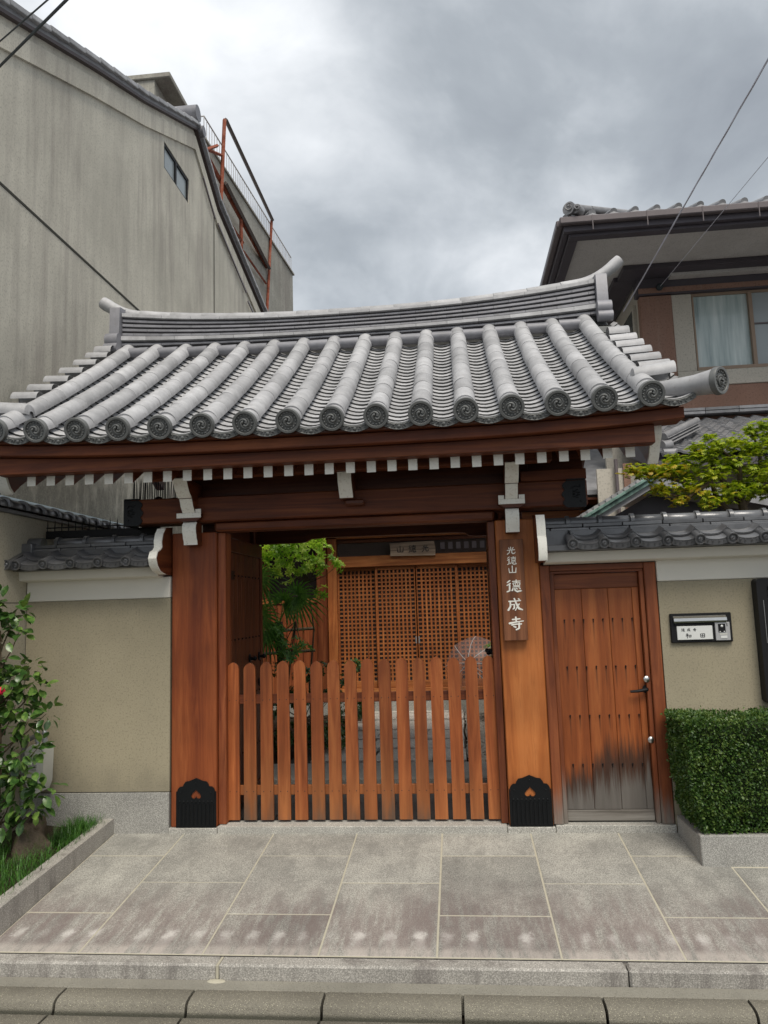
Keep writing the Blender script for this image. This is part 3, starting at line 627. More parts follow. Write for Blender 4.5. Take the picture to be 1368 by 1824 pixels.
def panmesh(w=.118, L=.15, sag=.043, th=.024, n=8, eave=False):
    g = G()
    def zz(t, y): return sag*(t*t) - (.012*(y/.15) if not eave else .0)
    T_ = [-1+2*j/n for j in range(n+1)]
    top = [[(w*t, y, zz(t, y)) for t in T_] for y in (L, .006, 0)]
    top[2] = [(p_[0], -.001, p_[2]-.004) for p_ in top[2]]
    bot = [(w*t, 0, zz(t, 0)-th) for t in T_]
    g.grid(top); g.grid([top[2], bot], 1); g.grid([bot, [(p_[0], L, p_[2]-.001) for p_ in bot]])
    return g
PT = panmesh().mesh('pan_tile', [TILE, TILEG], 50)  # front lip coloured dark, standing for its own shade
def eavepan():
    g = panmesh(L=.18, th=.012); n = 12; w = .118
    T_ = [-1+2*j/n for j in range(n+1)]
    a = [(w*t, -.006, .043*t*t-.006) for t in T_]; b_ = [(w*t*.97, -.010, .043*t*t-.046) for t in T_]; c_ = [(p_[0], .01, p_[2]) for p_ in b_]
    g.grid([[(p_[0], .0, p_[2]+.003) for p_ in a], a, b_, c_], 1)
    for s in (-1, 1):
        for q, (c0, r0) in enumerate(((.25, .012), (.55, .011), (.8, .009))):
            P = []
            for i in range(8):
                t = i/7; an = t*4.6+q; r = r0*(1-.6*t); P.append((s*w*c0+s*r*cos(an), -.013, .043*c0*c0-.026+r*sin(an)))
            g.tube(P, .0026, 5, 1)
    g.sph((0, -.011, -.026), (.011, .004, .011), 8, 1)
    for j in range(n): 
        t0, t1 = T_[j], T_[j+1]
        for off in (-.012, -.042): g.tube([(w*t0, -.0105, .043*t0*t0+off), (w*t1, -.0105, .043*t1*t1+off)], .0022, 4, 1, caps=False)
    return g
EP = eavepan().mesh('eave_pan_tile', [TILE, TILED], 50)
S_ = .2613; X0 = -2.78
rowx = [X0+i*S_ for i in range(16)]
PITCH0 = atan2(.55, 1)
for x in rowx:
    M = T(x, -.70, Zc(x, -.70)); inst('eave_tile', EC, roof, M @ RX(PITCH0*.82))
    y = -.575
    for k in range(9):
        yy = -.60+k*.198
        if yy > 1.05: break
        inst('cover_tile', CT, roof, frame(x, yy, .0) @ RZ(R_(-.012, .012)) @ T(R_(-.0015, .0015), 0, R_(-.0012, .0012)))
pans = []
for i in range(17):
    x = X0-S_/2+i*S_
    inst('eave_pan_tile', EP, roof, T(x, -.672, Zc(x, -.672)-.052) @ RX(PITCH0*.6))
    for k in range(23):
        yy = -.625+k*.0755; pans.append((x, yy))
pans.sort(key=lambda p_: p_[1]); rest = G()
pm_src = panmesh()
for n, (x, yy) in enumerate(pans):
    M = frame(x, yy, -.052+R_(-.001, .001)) @ RX(-.085)
    if n < 299: inst('pan_tile', PT, roof, M)
    else: rest.join(pm_src, M)
part('pan_tile', rest, [TILE, TILEG], roof, 50, kind='stuff')
# fillers under the ridge between the cover tiles
for i in range(15):
    x = X0+S_*(i+.5); part('ridge_filler', G().tube([(x-.085, 1.06, Zc(x, 1.06)+.018), (x+.085, 1.06, Zc(x, 1.06)+.018)], .045, 10), RIDGE, roof)
# verge tiles lying across the gable edges
VT = G().join(covermesh(.19, .056, .053), RZ(pi/2)).mesh('verge_tile', TILE, 50)
def verge(side):
    X = 1.365 if side > 0 else -3.01
    ys = [-.30, -.11, .08, .26, .43] if side > 0 else [-.15, .04, .25, .46, .67, .86]
    for y in ys + [1.6, 1.85, 2.1]:
        M = T(X, y, Zc(1.2 if side > 0 else -2.9, y)+.035) @ RY(side*-.03)
        if side < 0: M = M @ RZ(pi)
        inst('verge_tile', VT, roof, M)
        # small pan between verge covers
    for y in [-.4+.19*k for k in range(9)]+[1.5+.2*k for k in range(4)]:
        xa, xb = (X-.17, X-.03) if side > 0 else (X+.03, X+.17)
        g = G(); zc = Zc((xa+xb)/2, y); n = 6
        g.grid([[(xx, y+.095*t, zc-.045+.03*t*t+.06*t*(1 if y < 1.3 else -1)) for t in [-1+2*j/n for j in range(n+1)]] for xx in (xa, xb)])
        g.grid([[((xb if side > 0 else xa), y+.095*t, zc-.045+.03*t*t+.06*t*(1 if y < 1.3 else -1)+d) for t in [-1+2*j/n for j in range(n+1)]] for d in (0, -.035)])
        part('verge_pan_tile', g, TILED, roof)
    # corner disc tile pointing out along the eave
    g = G().tube([(0, .001, 0), (0, .05, 0), (0, .14, -.004), (0, .42, -.004)], [.074, .068, .060, .058], 18); g.join(disc(.078), T(0, -.004, 0), m=1)
    M = T(XC+side*2.31, -.76, 2.605) @ RZ(side*radians(42)) @ RX(.10)
    inst('corner_tile', g.mesh('corner_tile', [TILE, TILED, TILER], 40), roof, M)
    # top-most thick verge tile
    inst('verge_tile', covermeshbig, roof, T(X+side*-.01, .60 if side > 0 else 1.0, Zc(1.2 if side > 0 else -2.9, .60 if side > 0 else 1.0)+.03) @ (RZ(pi/2) if side > 0 else RZ(-pi/2)))
    # cover piece riding over the first row near the eave
    x0, x1 = (1.09, 1.34) if side > 0 else (-2.70, -2.98)
    g = G(); P = []
    for x, r, dz in ((x0, .02, -.01), (x0+side*.012, .054, 0), (x0+side*.06, .062, .004), (x0+side*.14, .064, .01), (x1, .066, .022), (x1+side*.002, .05, .02)):
        P.append([(x, -.45+r*1.15*sin(a), Zc(x0, -.45)+.035+dz+r*cos(a)) for a in [radians(-110+220*j/12) for j in range(13)]])
    part('corner_cap_tile', g.grid(P), TILE, roof, 50)
    # eave pan beyond the outer row
covermeshbig = covermesh(.15, .07, .067).mesh('verge_tile', TILE, 50)
verge(1); verge(-1)
# --- ridge
def rl(x): return .048*(abs(x-XC)/2.05)**2.4
def rl2(x): return .13*(abs(x-XC)/2.07)**2.4
layers = [(.030, .135), (.040, .155), (.030, .118), (.030, .118), (.030, .118), (.030, .118), (.036, .135)]
Z0, ZT = 3.715, 3.955; hsum = sum(h for h, _ in layers)+.004*7
z = 0
for li, (h, hy) in enumerate(layers):
    L = .262; x = -2.87 + (0 if li % 2 else -.13)
    t0, t1 = z/hsum, (z+h)/hsum
    x0 = -2.89 if li < 2 else -2.84; x1 = 1.29 if li < 2 else 1.245
    def zt(x, t): return Z0+(ZT-Z0)*t + rl(x)*(1-t)+rl2(x)*t
    while x < x1:
        a, b_ = max(x, x0)+.0012, min(x+L, x1)-.0012
        if b_-a > .02:
            g = G(); e = .004
            y0 = 1.25-hy; y1 = 1.25+hy
            vs = []
            for xx in (a, b_):
                zb, zu = zt(xx, t0), zt(xx, t1)
                vs += [(xx, y0+.012, zb+.001), (xx, y0-.001, zb+.004), (xx, y0, zu-.011), (xx, y0+.010, zu-.006), (xx, y1-.02, zu-.005), (xx, y1, zu-.008), (xx, y1, zb)]
            k = 7; fs = [(j, (j+1) % k, k+(j+1) % k, k+j) for j in range(k)]+[tuple(range(k))[::-1], tuple(range(k, 2*k))]
            part('ridge_tile', g.add(vs, fs), TILE if li in (1, 6) else RIDGE, roof, 30)
        x += L
    z += h+.004
part('ridge_core', sweepx(rect(1.155, 1.345, Z0-.12, Z0+.235), -2.83, 1.24, 20, lambda x: (0, rl(x))), TILEG, roof)  # core painted dark as the shade between ridge layers
x = -2.72
while x < 1.12:
    a, b_ = x, min(x+.285, 1.13)
    P = [(a, 1.25, ZT+.012+rl2(a)), ((a+b_)/2, 1.25, ZT+.012+rl2((a+b_)/2)), (b_, 1.25, ZT+.012+rl2(b_))]
    g = G().tube([P[0], (a+.004, 1.25, P[0][2]), P[1], P[2]], [.052, .055, .0535, .052], 14); part('ridge_cap_tile', g, TILE, roof, 50); x += .285
for sd in (-1, 1):
    xb = -2.72 if sd < 0 else 1.13
    P = []; R2 = []
    for i in range(10):
        t = i/9; xx = xb+sd*.36*t; P.append((xx, 1.25, ZT+.012+rl2(xb)+.055*t+.145*t*t*(1.0 if sd > 0 else .72))); R2.append(.053-.004*sin(pi*t)+.008*t*t*(1.0 if sd < 0 else .2)-(.006 if i == 9 else 0))
    P.append(tuple(Vector(P[-1])+Vector((sd*.006, 0, .004)))); R2.append(.03)
    g = G().tube(P, R2, 14); part('ridge_horn', g, TILE, roof, 60)
    # onigawara end block: shouldered slab with scroll feet
    x0, x1 = (-2.935, -2.845) if sd < 0 else (1.25, 1.34); zb = Z0+rl(x0); zt_ = ZT+rl2(x0)
    sh = [(1.05, zb+.09), (1.08, zb+.10), (1.085, zt_+.0), (1.10, zt_+.02), (1.17, zt_+.028), (1.25, zt_+.055), (1.33, zt_+.028), (1.40, zt_+.02), (1.415, zt_), (1.42, zb+.10), (1.45, zb+.09), (1.45, zb-.03), (1.05, zb-.03)]
    g = G().prism(sh, 'x', x0, x1)
    for yy in (1.07, 1.43):
        g.tube([(x0+sd*.0-.012, yy, zb+.03), (x1+.012, yy, zb+.03)], .062, 16)
        g.tube([(x0-.014, yy-.03, zb-.05), (x1+.014, yy-.03, zb-.05)], .045, 14)
    xf = x1 if sd > 0 else x0
    for k in range(10):
        a = 2*pi*k/10; g.sph((xf, 1.25+.085*cos(a), (zb+zt_)/2+.085*sin(a)), .012, 6)
    part('ridge_end_tile', g, RIDGE, roof, 40)
# rear slope tiles (joined, hardly visible)
g = G(); cs = covermesh(.25, .0645, .06, 8); 
for x in rowx:
    for k in range(4): 
        yy = 2.12-k*.22; g.join(cs, frame(x, yy, 0))
part('rear_roof_tile', g, TILE, roof, 50, kind='stuff')
# end boards carrying the wall copings
for sx in (0, 1):
    X = (-1.985, -1.935) if sx == 0 else (.512, .562)
    pts = [(.02, 1.68), (-.10, 1.682), (-.19, 1.70), (-.24, 1.735), (-.26, 1.78), (-.235, 1.825), (-.19, 1.84), (-.165, 1.86), (-.17, 1.90), (-.15, 1.95), (-.11, 1.99), (.02, 2.01)] if sx == 0 else \
          [(.02, 1.675), (-.235, 1.675), (-.25, 1.70), (-.255, 1.76), (-.245, 1.81), (-.225, 1.83), (-.23, 1.86), (-.215, 1.93), (-.20, 1.965), (.02, 1.99)]
    o = part('coping_end_board', G().prism(pts, 'x', *X), WDY, gate)
    q = pts[1:11] if sx == 0 else pts[1:9]; vs = []; fs = []
    for i, (y, z) in enumerate(q):
        vs += [(X[0]-.002, y-.006, z), (X[1]+.002, y-.006, z), (X[1]+.002, y+.006, z), (X[0]-.002, y+.006, z)]
    for i in range(len(q)-1): a = i*4; fs += [(a, a+1, a+5, a+4), (a+1, a+2, a+6, a+5), (a, a+4, a+7, a+3)]
    part('white_edge', G().add(vs, fs), WHITE, o)
# ---- open door leaves folded inwards
def leaf(x0, x1, y0, y1, label=None):
    o = bp('gate_door', x0, x1, y0, y1, .05, 1.955, mat=WDZ, b=.004)
    xf = x1 if x0 < -1 else x0; s = 1 if x0 < -1 else -1
    for k in range(8):
        a = y0+.07+k*(y1-y0-.14)/8; b_ = a+(y1-y0-.14)/8-.004; part('plank', G().box(xf-.001*s, xf+.009*s, a, b_, .12, 1.84, .002), WDZ, o)
    for (a, b_, z0, z1) in ((y0, y1, 1.85, 1.95), (y0, y1, .055, .115)): part('rail', G().box(xf-.001*s, xf+.016*s, a, b_, z0, z1, .003), WDX, o)
    for (a, b_) in ((y0, y0+.06), (y1-.06, y1)): part('stile', G().box(xf-.001*s, xf+.0165*s, a, b_, .117, 1.848, .003), WDZ, o)
    g = G()
    for z in (1.68, 1.22, .8, .4):
        for k in range(9): g.sph((xf+.011*s, y0+.1+k*(y1-y0-.2)/8, z), .008, 6)
    part('nail_studs', g, BLACK, o, kind='stuff')
    for z in (1.68, .4):
        g = G().prism([(y0-.01, z-.035), (y0+.18, z-.03), (y0+.15, z), (y0+.18, z+.03), (y0-.01, z+.035)], 'x', min(xf+.017*s, xf+.021*s), max(xf+.017*s, xf+.021*s)); part('strap_hinge', g, BLACK, o)
    for (yy, zz_) in ((y0+.58, 1.06), (y1-.10, 1.06), (y1-.10, .86)):
        g = G().tube([(xf+.009*s, yy, zz_), (xf+.045*s, yy, zz_)], .012, 10); g.sph((xf+.012*s, yy, zz_), (.01, .035, .035), 12); g.sph((xf+.05*s, yy, zz_), .018, 10); part('door_knob', g, BLACK, o)
leaf(-1.655, -1.615, .17, 1.12); leaf(.262, .30, .17, 1.12)
# ================================================================== PICKET GATE
pf = thing('picket_gate', 'low cedar picket gate of rounded pales closing the temple gateway', 'picket gate', (-.67, .09, .05))
pk = []
for i in range(16):
    t = i/15; x = -1.567+.034+t*(1.715); w_ = .0425
    dz = rr.uniform(-.004, .006)+.006*t
    top = [(-w_*.93, 1.035), (-w_*.8, 1.052), (-w_*.45, 1.068), (0, 1.076), (w_*.45, 1.068), (w_*.8, 1.052), (w_*.93, 1.035)]
    pts = [(x-w_, .058)] + [(x+a, b_+dz) for a, b_ in top] + [(x+w_, .058)]
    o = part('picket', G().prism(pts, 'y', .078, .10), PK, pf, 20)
    g = G()
    for z in (.238, .828):
        for s in (-1, 1): g.sph((x+s*.023, .078, z), (.0035, .0018, .0035), 6)
    part('nail_heads', g, INK, o)
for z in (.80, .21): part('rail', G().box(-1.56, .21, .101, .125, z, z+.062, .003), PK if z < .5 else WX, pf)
part('gate_stile', G().box(-1.562, -1.535, .101, .128, .07, 1.03, .003), WZ, pf); part('gate_stile', G().box(.17, .197, .101, .128, .07, 1.03, .003), WZ, pf)
# ================================================================== SIGNBOARD
STK = {
 '光': [[(50, 6, 7), (50, 44, 8)], [(26, 14, 5), (36, 33, 8)], [(78, 10, 6), (64, 33, 7)], [(10, 46, 6), (50, 43, 6), (92, 40, 9)], [(38, 46, 8), (34, 72, 7), (10, 92, 9)], [(60, 44, 8), (60, 76, 8), (72, 86, 9), (90, 80, 8), (97, 66, 4)]],
 '山': [[(50, 6, 8), (50, 84, 8)], [(12, 32, 5), (18, 84, 8)], [(16, 84, 8), (86, 84, 8)], [(90, 30, 7), (84, 88, 9)]],
 '寺': [[(24, 22, 8), (76, 17, 7)], [(48, 2, 8), (50, 42, 8)], [(4, 50, 12), (40, 42, 8), (97, 34, 5)], [(18, 62, 9), (50, 57, 7), (84, 56, 7)], [(68, 46, 7), (66, 88, 9), (46, 99, 8)], [(30, 72, 6), (46, 80, 10)]],
 '成': [[(10, 24, 8), (50, 24, 7), (88, 20, 6)], [(20, 24, 8), (20, 62, 8), (4, 92, 10)], [(24, 50, 6), (44, 48, 6)], [(46, 46, 7), (44, 76, 8), (34, 84, 5)], [(46, 2, 7), (58, 40, 9), (74, 80, 11), (98, 90, 7)], [(78, 44, 6), (62, 70, 6), (50, 94, 5)], [(72, 4, 5), (80, 14, 8)]],
 '德': [[(28, 6, 7), (8, 22, 6)], [(30, 28, 8), (6, 44, 6)], [(24, 40, 8), (22, 84, 8), (4, 92, 6)], [(42, 14, 5), (94, 12, 6)], [(68, 2, 6), (68, 22, 6)], [(46, 26, 5), (92, 25, 5), (88, 45, 5), (50, 46, 5), (46, 26, 5)], [(61, 27, 3), (62, 45, 3)], [(76, 27, 3), (76, 45, 3)], [(44, 56, 5), (90, 54, 6)], [(46, 66, 5), (38, 84, 9)], [(56, 66, 6), (58, 82, 8), (72, 92, 9), (98, 84, 10), (99, 82, 3)], [(66, 64, 4), (72, 74, 7)], [(82, 62, 4), (92, 70, 7)]],
 '和': [[(40, 6, 6), (14, 14, 7)], [(6, 32, 6), (48, 28, 8)], [(28, 12, 8), (28, 96, 7)], [(27, 34, 6), (4, 62, 5)], [(30, 36, 5), (46, 52, 7)], [(58, 38, 7), (58, 74, 7)], [(58, 38, 6), (92, 36, 8), (88, 76, 8)], [(60, 72, 6), (88, 72, 6)]],
 '田': [[(16, 18, 8), (18, 84, 8)], [(16, 18, 7), (86, 16, 8), (82, 86, 9)], [(18, 82, 7), (82, 82, 7)], [(50, 18, 7), (50, 82, 7)], [(18, 50, 6), (82, 48, 6)]]}
def glyph(ch, cx, cz, sx, sz, y, mir=0, wk=1.0):
    """brush strokes as slightly raised ribbons facing -Y"""
    g = G(); s = (sx+sz)/2
    for k, st in enumerate(STK[ch]):
        yy = y - .0004*k*(s/.1 if s < .1 else 1) - .0006
        pts = []
        for (a, b_) in zip(st, st[1:]):
            for i in range(5): t = i/5; pts.append(tuple(p_+(q-p_)*t for p_, q in zip(a, b_)))
        pts.append(st[-1]); L_, R2 = [], []
        for i, p_ in enumerate(pts):
            a = pts[max(i-1, 0)]; b_ = pts[min(i+1, len(pts)-1)]; d = Vector((b_[0]-a[0], b_[1]-a[1])).normalized(); w_ = p_[2]*.62*wk
            L_.append((p_[0]-d.y*w_, p_[1]+d.x*w_)); R2.append((p_[0]+d.y*w_, p_[1]-d.x*w_))
        def cap(p_, d, w_): return (p_[0]+d.x*w_*.7, p_[1]+d.y*w_*.7)
        d0 = Vector((pts[0][0]-pts[1][0], pts[0][1]-pts[1][1])).normalized(); d1 = Vector((pts[-1][0]-pts[-2][0], pts[-1][1]-pts[-2][1])).normalized()
        def W(q): return (cx+(q[0]-50)/100*sx, yy, cz-(q[1]-50)/100*sz)
        n = len(pts); vs = [W(q) for q in L_]+[W(q) for q in R2]+[W(cap(pts[0], d0, pts[0][2]*.6)), W(cap(pts[-1], d1, pts[-1][2]*.6))]
        fs = [(i, i+1, n+i+1, n+i) for i in range(n-1)]+[(0, n, 2*n), (n-1, 2*n+1, 2*n-1)]
        g.add(vs, fs)
    return g
sg = thing('signboard', 'tall wooden nameplate with white characters hanging on the right gate pillar', 'sign', (.365, -.02, 1.5))
part('board', G().box(.285, .437, -.052, -.016, 1.183, 1.832, .003), BOARD, sg); part('hanging_batten', G().box(.33, .39, -.016, -.001, 1.25, 1.78, .001), BOARD, sg)
g = G()
for ch, cz, s in (('光', 1.757, .060), ('德', 1.692, .062), ('山', 1.635, .060)): g.join(glyph(ch, .356+(1.75-cz)*.03, cz, s, s*.92, -.052))
for ch, cz, s in (('德', 1.528, .098), ('成', 1.410, .098), ('寺', 1.292, .098)): g.join(glyph(ch, .363+(1.5-cz)*.02, cz, s, s*.86, -.052, wk=1.12))
part('lettering', g, WHITE, sg, 0, 'stuff')
# ================================================================== SIDE DOOR
sd_ = thing('side_door', 'plank wicket door with rows of iron studs and grey weathered foot', 'door', (.9, .05, 0))
part('door_frame', G().box(.537, .60, 0, .14, .045, 1.655, .004), DF, sd_); part('door_frame', G().box(1.195, 1.268, 0, .14, .045, 1.655, .004), DF, sd_)
part('door_head', G().box(.602, 1.193, .004, .14, 1.617, 1.655, .003), DFX, sd_); part('door_sill', G().box(.548, 1.275, -.014, .15, -.04, .043, .004), GRAN, sd_)
part('inner_frame', G().box(.602, .628, .02, .10, .045, 1.60, .002), DF, sd_); part('inner_frame', G().box(1.166, 1.193, .02, .10, .045, 1.60, .002), DF, sd_); part('inner_head', G().box(.602, 1.193, .02, .10, 1.60, 1.616, .002), DFX, sd_)
lf = part('door_leaf', G().box(.63, 1.164, .064, .10, .05, 1.598, .003), DF, sd_)
part('top_rail', G().box(.63, 1.164, .052, .0635, 1.50, 1.597, .003), DFX, lf); part('bottom_rail', G().box(.63, 1.164, .050, .0635, .052, .118, .003), GRW, lf)
for a, b_ in ((.63, .80), (.802, .968), (.97, 1.12), (1.122, 1.163)): part('plank', G().box(a, b_, .054, .0635, .12, 1.498, .0025), DW, lf, 20)
sm_ = G().sph((0, 0, 0), (.0055, .006, .0055), 8).box(-.002, .002, -.003, .0, -.018, 0, .0005).mesh('stud', BLACK)
for z in (1.30, 1.0, .695, .395):
    for k in range(9):
        inst('stud', sm_, lf, T(.622+k*.0612+.011*0, .050, z+R_(-.001, .001)))
g = G().tube([(1.163, .055, .853), (1.163, .02, .853)], .013, 10).tube([(1.163, .022, .853), (1.14, .012, .851), (1.10, .010, .845), (1.06, .014, .843)], [.012, .011, .009, .008], 8); g.sph((1.163, .05, .853), (.02, .006, .026), 12)
part('lever_handle', g, BLACKM, sd_)
for z in (.918, .546): part('lock_cylinder', G().lathe([(.0001, .012), (.008, .012), (.013, .009), (.019, .006), (.021, 0)], 20, 0, T(1.166, .0535 if z > 5 else .0195, z) @ RX(pi/2)), STEEL, sd_)
# ================================================================== TEMPLE BOUNDARY WALLS
def coptile():
    """wave-profiled eave tile: low pan + roll, relief pendant and round end disc; +Y is upslope"""
    g = G(); p_ = .192; n = 14
    def zz(u): return -.012+.026*cos(2*pi*(u))**2*0 + (.022*math.exp(-((u-.0)/.13)**2)+.022*math.exp(-((u-1.)/.13)**2)) + .018*(2*u-1)**2
    U = [j/n for j in range(n+1)]
    def row(y, dz): return [(p_*u, y, zz(u)+dz) for u in U]
    g.grid([row(.16, -.004), row(.004, 0), row(0, -.003)])
    g.grid([row(0, -.003), [(p_*u, .001, zz(u)-.014) for u in U]])
    return g, zz, p_
def copeave():
    g, zz, p_ = coptile(); n = 14; U = [.04+.92*j/n for j in range(n+1)]
    a = [(p_*u, -.002, zz(u)-.012) for u in U]; b_ = [(p_*u, -.004, -.052+.026*(2*u-1)**2) for u in U]; c_ = [(x, .012, z) for x, y, z in b_]
    g.grid([a, b_, c_], 1)
    for s in (-1, 1):
        for c0 in (.2, .5):
            g.tube([(p_*(.5+s*c0*.5+.018*cos(t)), -.006, -.031+.02*c0*c0+.008*sin(t)) for t in [k*.7 for k in range(7)]], .0024, 5, 1)
    g.join(disc(.034), T(0, -.004, -.010), m=1); g.tube([(0, 0, -.004), (0, .16, .0)], [.030, .027], 10, 0)
    return g
CE = copeave().mesh('coping_eave_tile', [TILEO, TILEO], 45); CB = coptile()[0].mesh('coping_tile', TILEO, 45)
def ringmesh():
    g = G(); P = []
    for x, r in ((-.015, .037), (-.012, .049), (.012, .049), (.015, .037)): P.append([(x, r*sin(a), r*cos(a)) for a in [radians(-100+200*j/12) for j in range(13)]])
    return g.grid(P).mesh('cap_ring', TILEO, 40)
RG = ringmesh()
def capm(L): 
    g = G(); P = [[(x, r*sin(a), r*cos(a)) for a in [radians(-100+200*j/12) for j in range(13)]] for x, r in ((0, .035), (.004, .038), (L-.004, .037), (L, .034))]
    return g.grid(P).mesh('coping_cap_tile', TILEO, 50)
CPM = capm(.2)
def coping(par, x0, x1, disc0, ring0, wave=True, zoff=0.):
    cp = tag(place(bpy.data.objects.new('coping', None), par, T((x0+x1)/2, 0, 1.8)))
    part('coping_bed', G().box(x0+.01, x1, -.17, .25, 1.735, 1.775, .004).box(x0+.02, x1, -.06, .14, 1.776, 1.875, .002), TILEO, cp)
    x = disc0
    while x < x1-.02:
        M = T(x, -.225, 1.785+zoff) @ RX(.30)
        inst('coping_eave_tile', CE, cp, M); inst('coping_tile', CB, cp, T(x, -.145, 1.826+zoff) @ RX(.30)); 
        inst('coping_tile', CB, cp, T(x+.192, .30, 1.80+zoff) @ RZ(pi) @ RX(.35)); x += .1905
    for li, (z, hy) in enumerate(((1.866, .085), (1.893, .072))):
        x = x0+(.02 if li else .06)-.26
        while x < x1:
            a, b_ = max(x, x0+.015), min(x+.247, x1)
            if b_-a > .03: part('coping_band_tile', G().box(a, b_-.002, .03-hy, .03+hy, z, z+.024, .003), TILEO, cp)
            x += .25
    x = ring0
    k = 0
    while x < x1:
        inst('coping_cap_tile', CPM, cp, T(x, .03, 1.928)); inst('cap_ring', RG, cp, T(x, .03, 1.928)); x += .2055
    return cp
wr = thing('boundary_wall', 'beige plaster wall with white cornice and tiled coping right of the side door', 'wall', (1.6, 0, 0))
part('wall_plaster', G().box(1.273, 5.0, .0, .14, .0, 1.528, 0), PLAST, wr); part('white_band', G().box(1.273, 5.0, -.008, .148, 1.53, 1.668, .004), WHITE2, wr)
part('cornice', G().prism([(.0, 1.66), (-.085, 1.669), (-.092, 1.676), (-.10, 1.732), (.24, 1.732), (.24, 1.669), (.13, 1.66)], 'x', .566, 5.0), WHITE2, wr)
part('wall_base', G().box(1.278, 5.0, .012, .13, -.1, -.001, 0), GRANW, wr)
coping(wr, .566, 5.0, .725, .53)
wl = thing('boundary_wall', 'beige plaster wall on granite base left of the gate, under a short dark coping', 'wall', (-2.45, 0, 0))
part('wall_plaster', G().box(-2.965, -1.94, .0, .14, .262, 1.528, 0), PLAST, wl); part('granite_base', G().box(-2.965, -1.942, -.006, .146, -.15, .256, .002), GRANW, wl)
part('white_band', G().box(-2.965, -1.94, -.008, .148, 1.53, 1.672, .004), WHITE2, wl); part('cornice', G().prism([(.0, 1.664), (-.085, 1.673), (-.092, 1.68), (-.10, 1.734), (.24, 1.734), (.24, 1.673), (.13, 1.664)], 'x', -3.03, -1.99), WHITE2, wl)
cpl = coping(wl, -3.0, -1.99, -2.915, -2.76)
part('coping_end_tile', G().prism([(-.25, 1.755), (-.25, 1.80), (-.05, 1.88), (.08, 1.88), (.08, 1.74), (-.24, 1.74)], 'x', -3.04, -2.93).join(disc(.034), T(-2.965, -.254, 1.775)), TILEO, cpl)
part('coping_end_tile', G().box(-2.99, -2.90, -.075, .13, 1.86, 1.93, .006).tube([(-2.985, .03, 1.93), (-2.87, .03, 1.93)], .046, 14), TILEO, cpl)
# spikes on the left
sp_ = thing('spike_rail', 'black iron anti-climb spikes above the short left coping', 'spike rail', (-2.55, .16, 2.02))
part('rail', G().box(-2.93, -2.08, .15, .17, 1.98, 2.035, .002), BLACKM, sp_); part('rail', G().box(-2.93, -2.08, .155, .165, 2.055, 2.063, .001), BLACKM, sp_)
spm = G().tube([(0, 0, 0), (0, 0, .075), (0, 0, .115)], [.004, .004, .0006], 5).mesh('spike', BLACKM)
for k in range(17): inst('spike', spm, sp_, T(-2.92+k*.052, .16, 2.0+R_(-.004, .004)) @ RY(R_(-.03, .03)))
s2 = thing('spike_guard', 'fan of tall black spikes standing behind the left beam end', 'spike guard', (-2.1, .22, 2.19))
part('mount', G().box(-2.33, -1.95, .20, .24, 2.185, 2.215, .002), BLACKM, s2)
sp2 = G().tube([(0, 0, 0), (0, 0, .15), (0, 0, .19)], [.0035, .0032, .0006], 5).mesh('spike', BLACKM)
for k in range(26): inst('spike', sp2, s2, T(-2.31+k*.0135+R_(-.003, .003), .22+R_(-.01, .01), 2.21) @ RY(R_(-.05, .05)))
part('tangle', G().sph((-2.12, .22, 2.235), (.035, .02, .03), 8).sph((-2.0, .22, 2.23), (.06, .02, .022), 8), BLACKM, s2)
# ================================================================== MAILBOX + NOTICE BOARD
mb = thing('mailbox_panel', 'wall mailbox with steel flap, white nameplate and grey intercom', 'mailbox', (1.515, 0, 1.23))
part('panel_frame', G().box(1.328, 1.70, -.022, -.0005, 1.140, 1.322, .004), BLACKM, mb)
part('mail_flap', G().prism([(-.0225, 1.262), (-.040, 1.264), (-.046, 1.274), (-.043, 1.292), (-.0225, 1.306)], 'x', 1.345, 1.665), STEEL, mb)
part('flap_lip', G().box(1.352, 1.60, -.030, -.0225, 1.247, 1.259, .002), BLACKM, mb)
npl = part('nameplate', G().box(1.362, 1.578, -.031, -.0225, 1.158, 1.243, .002), PLATEW, mb)
g = G()
for k, ch in enumerate('德成寺'): g.join(glyph(ch, 1.398+k*.036, 1.220, .022, .020, -.0312, wk=1.2))
for x, ch in ((1.430, '和'), (1.515, '田')): g.join(glyph(ch, x, 1.183, .036, .032, -.0312, wk=1.2))
part('lettering', g, INK, npl, 0, 'stuff')
ic = part('intercom', G().box(1.594, 1.683, -.033, -.0225, 1.150, 1.262, .002), SILV, mb)
part('camera_window', G().box(1.612, 1.655, -.036, -.0332, 1.200, 1.252, .001), BLACKM, ic); part('camera_lens', G().lathe([(.0001, .003), (.004, .0025), (.0075, 0)], 14, 0, T(1.634, -.0362, 1.238) @ RX(pi/2)), PLATEW, ic)
part('call_button', G().box(1.622, 1.662, -.036, -.0332, 1.162, 1.178, .001), PLATEW, ic); part('speaker_slot', G().box(1.664, 1.668, -.0345, -.0332, 1.236, 1.256, .0003), INK, ic)
for x in (1.621, 1.646): part('lamp_dot', G().box(x-.004, x+.004, -.0372, -.0361, 1.202, 1.207, .0004), PLATEW, ic)
part('button_row', G().box(1.616, 1.664, -.0345, -.0332, 1.183, 1.194, .0006), GREYP, ic)
nb = thing('notice_board', 'black framed glass notice board mounted on the beige wall', 'notice board', (2.2, 0, 1.15))
def rr_(x0, x1, z0, z1, r, n=5):
    o = []
    for cx, cz, a0 in ((x1-r, z1-r, 0), (x0+r, z1-r, pi/2), (x0+r, z0+r, pi), (x1-r, z0+r, 1.5*pi)): o += [(cx+r*cos(a0+k*pi/2/n), cz+r*sin(a0+k*pi/2/n)) for k in range(n+1)]
    return o
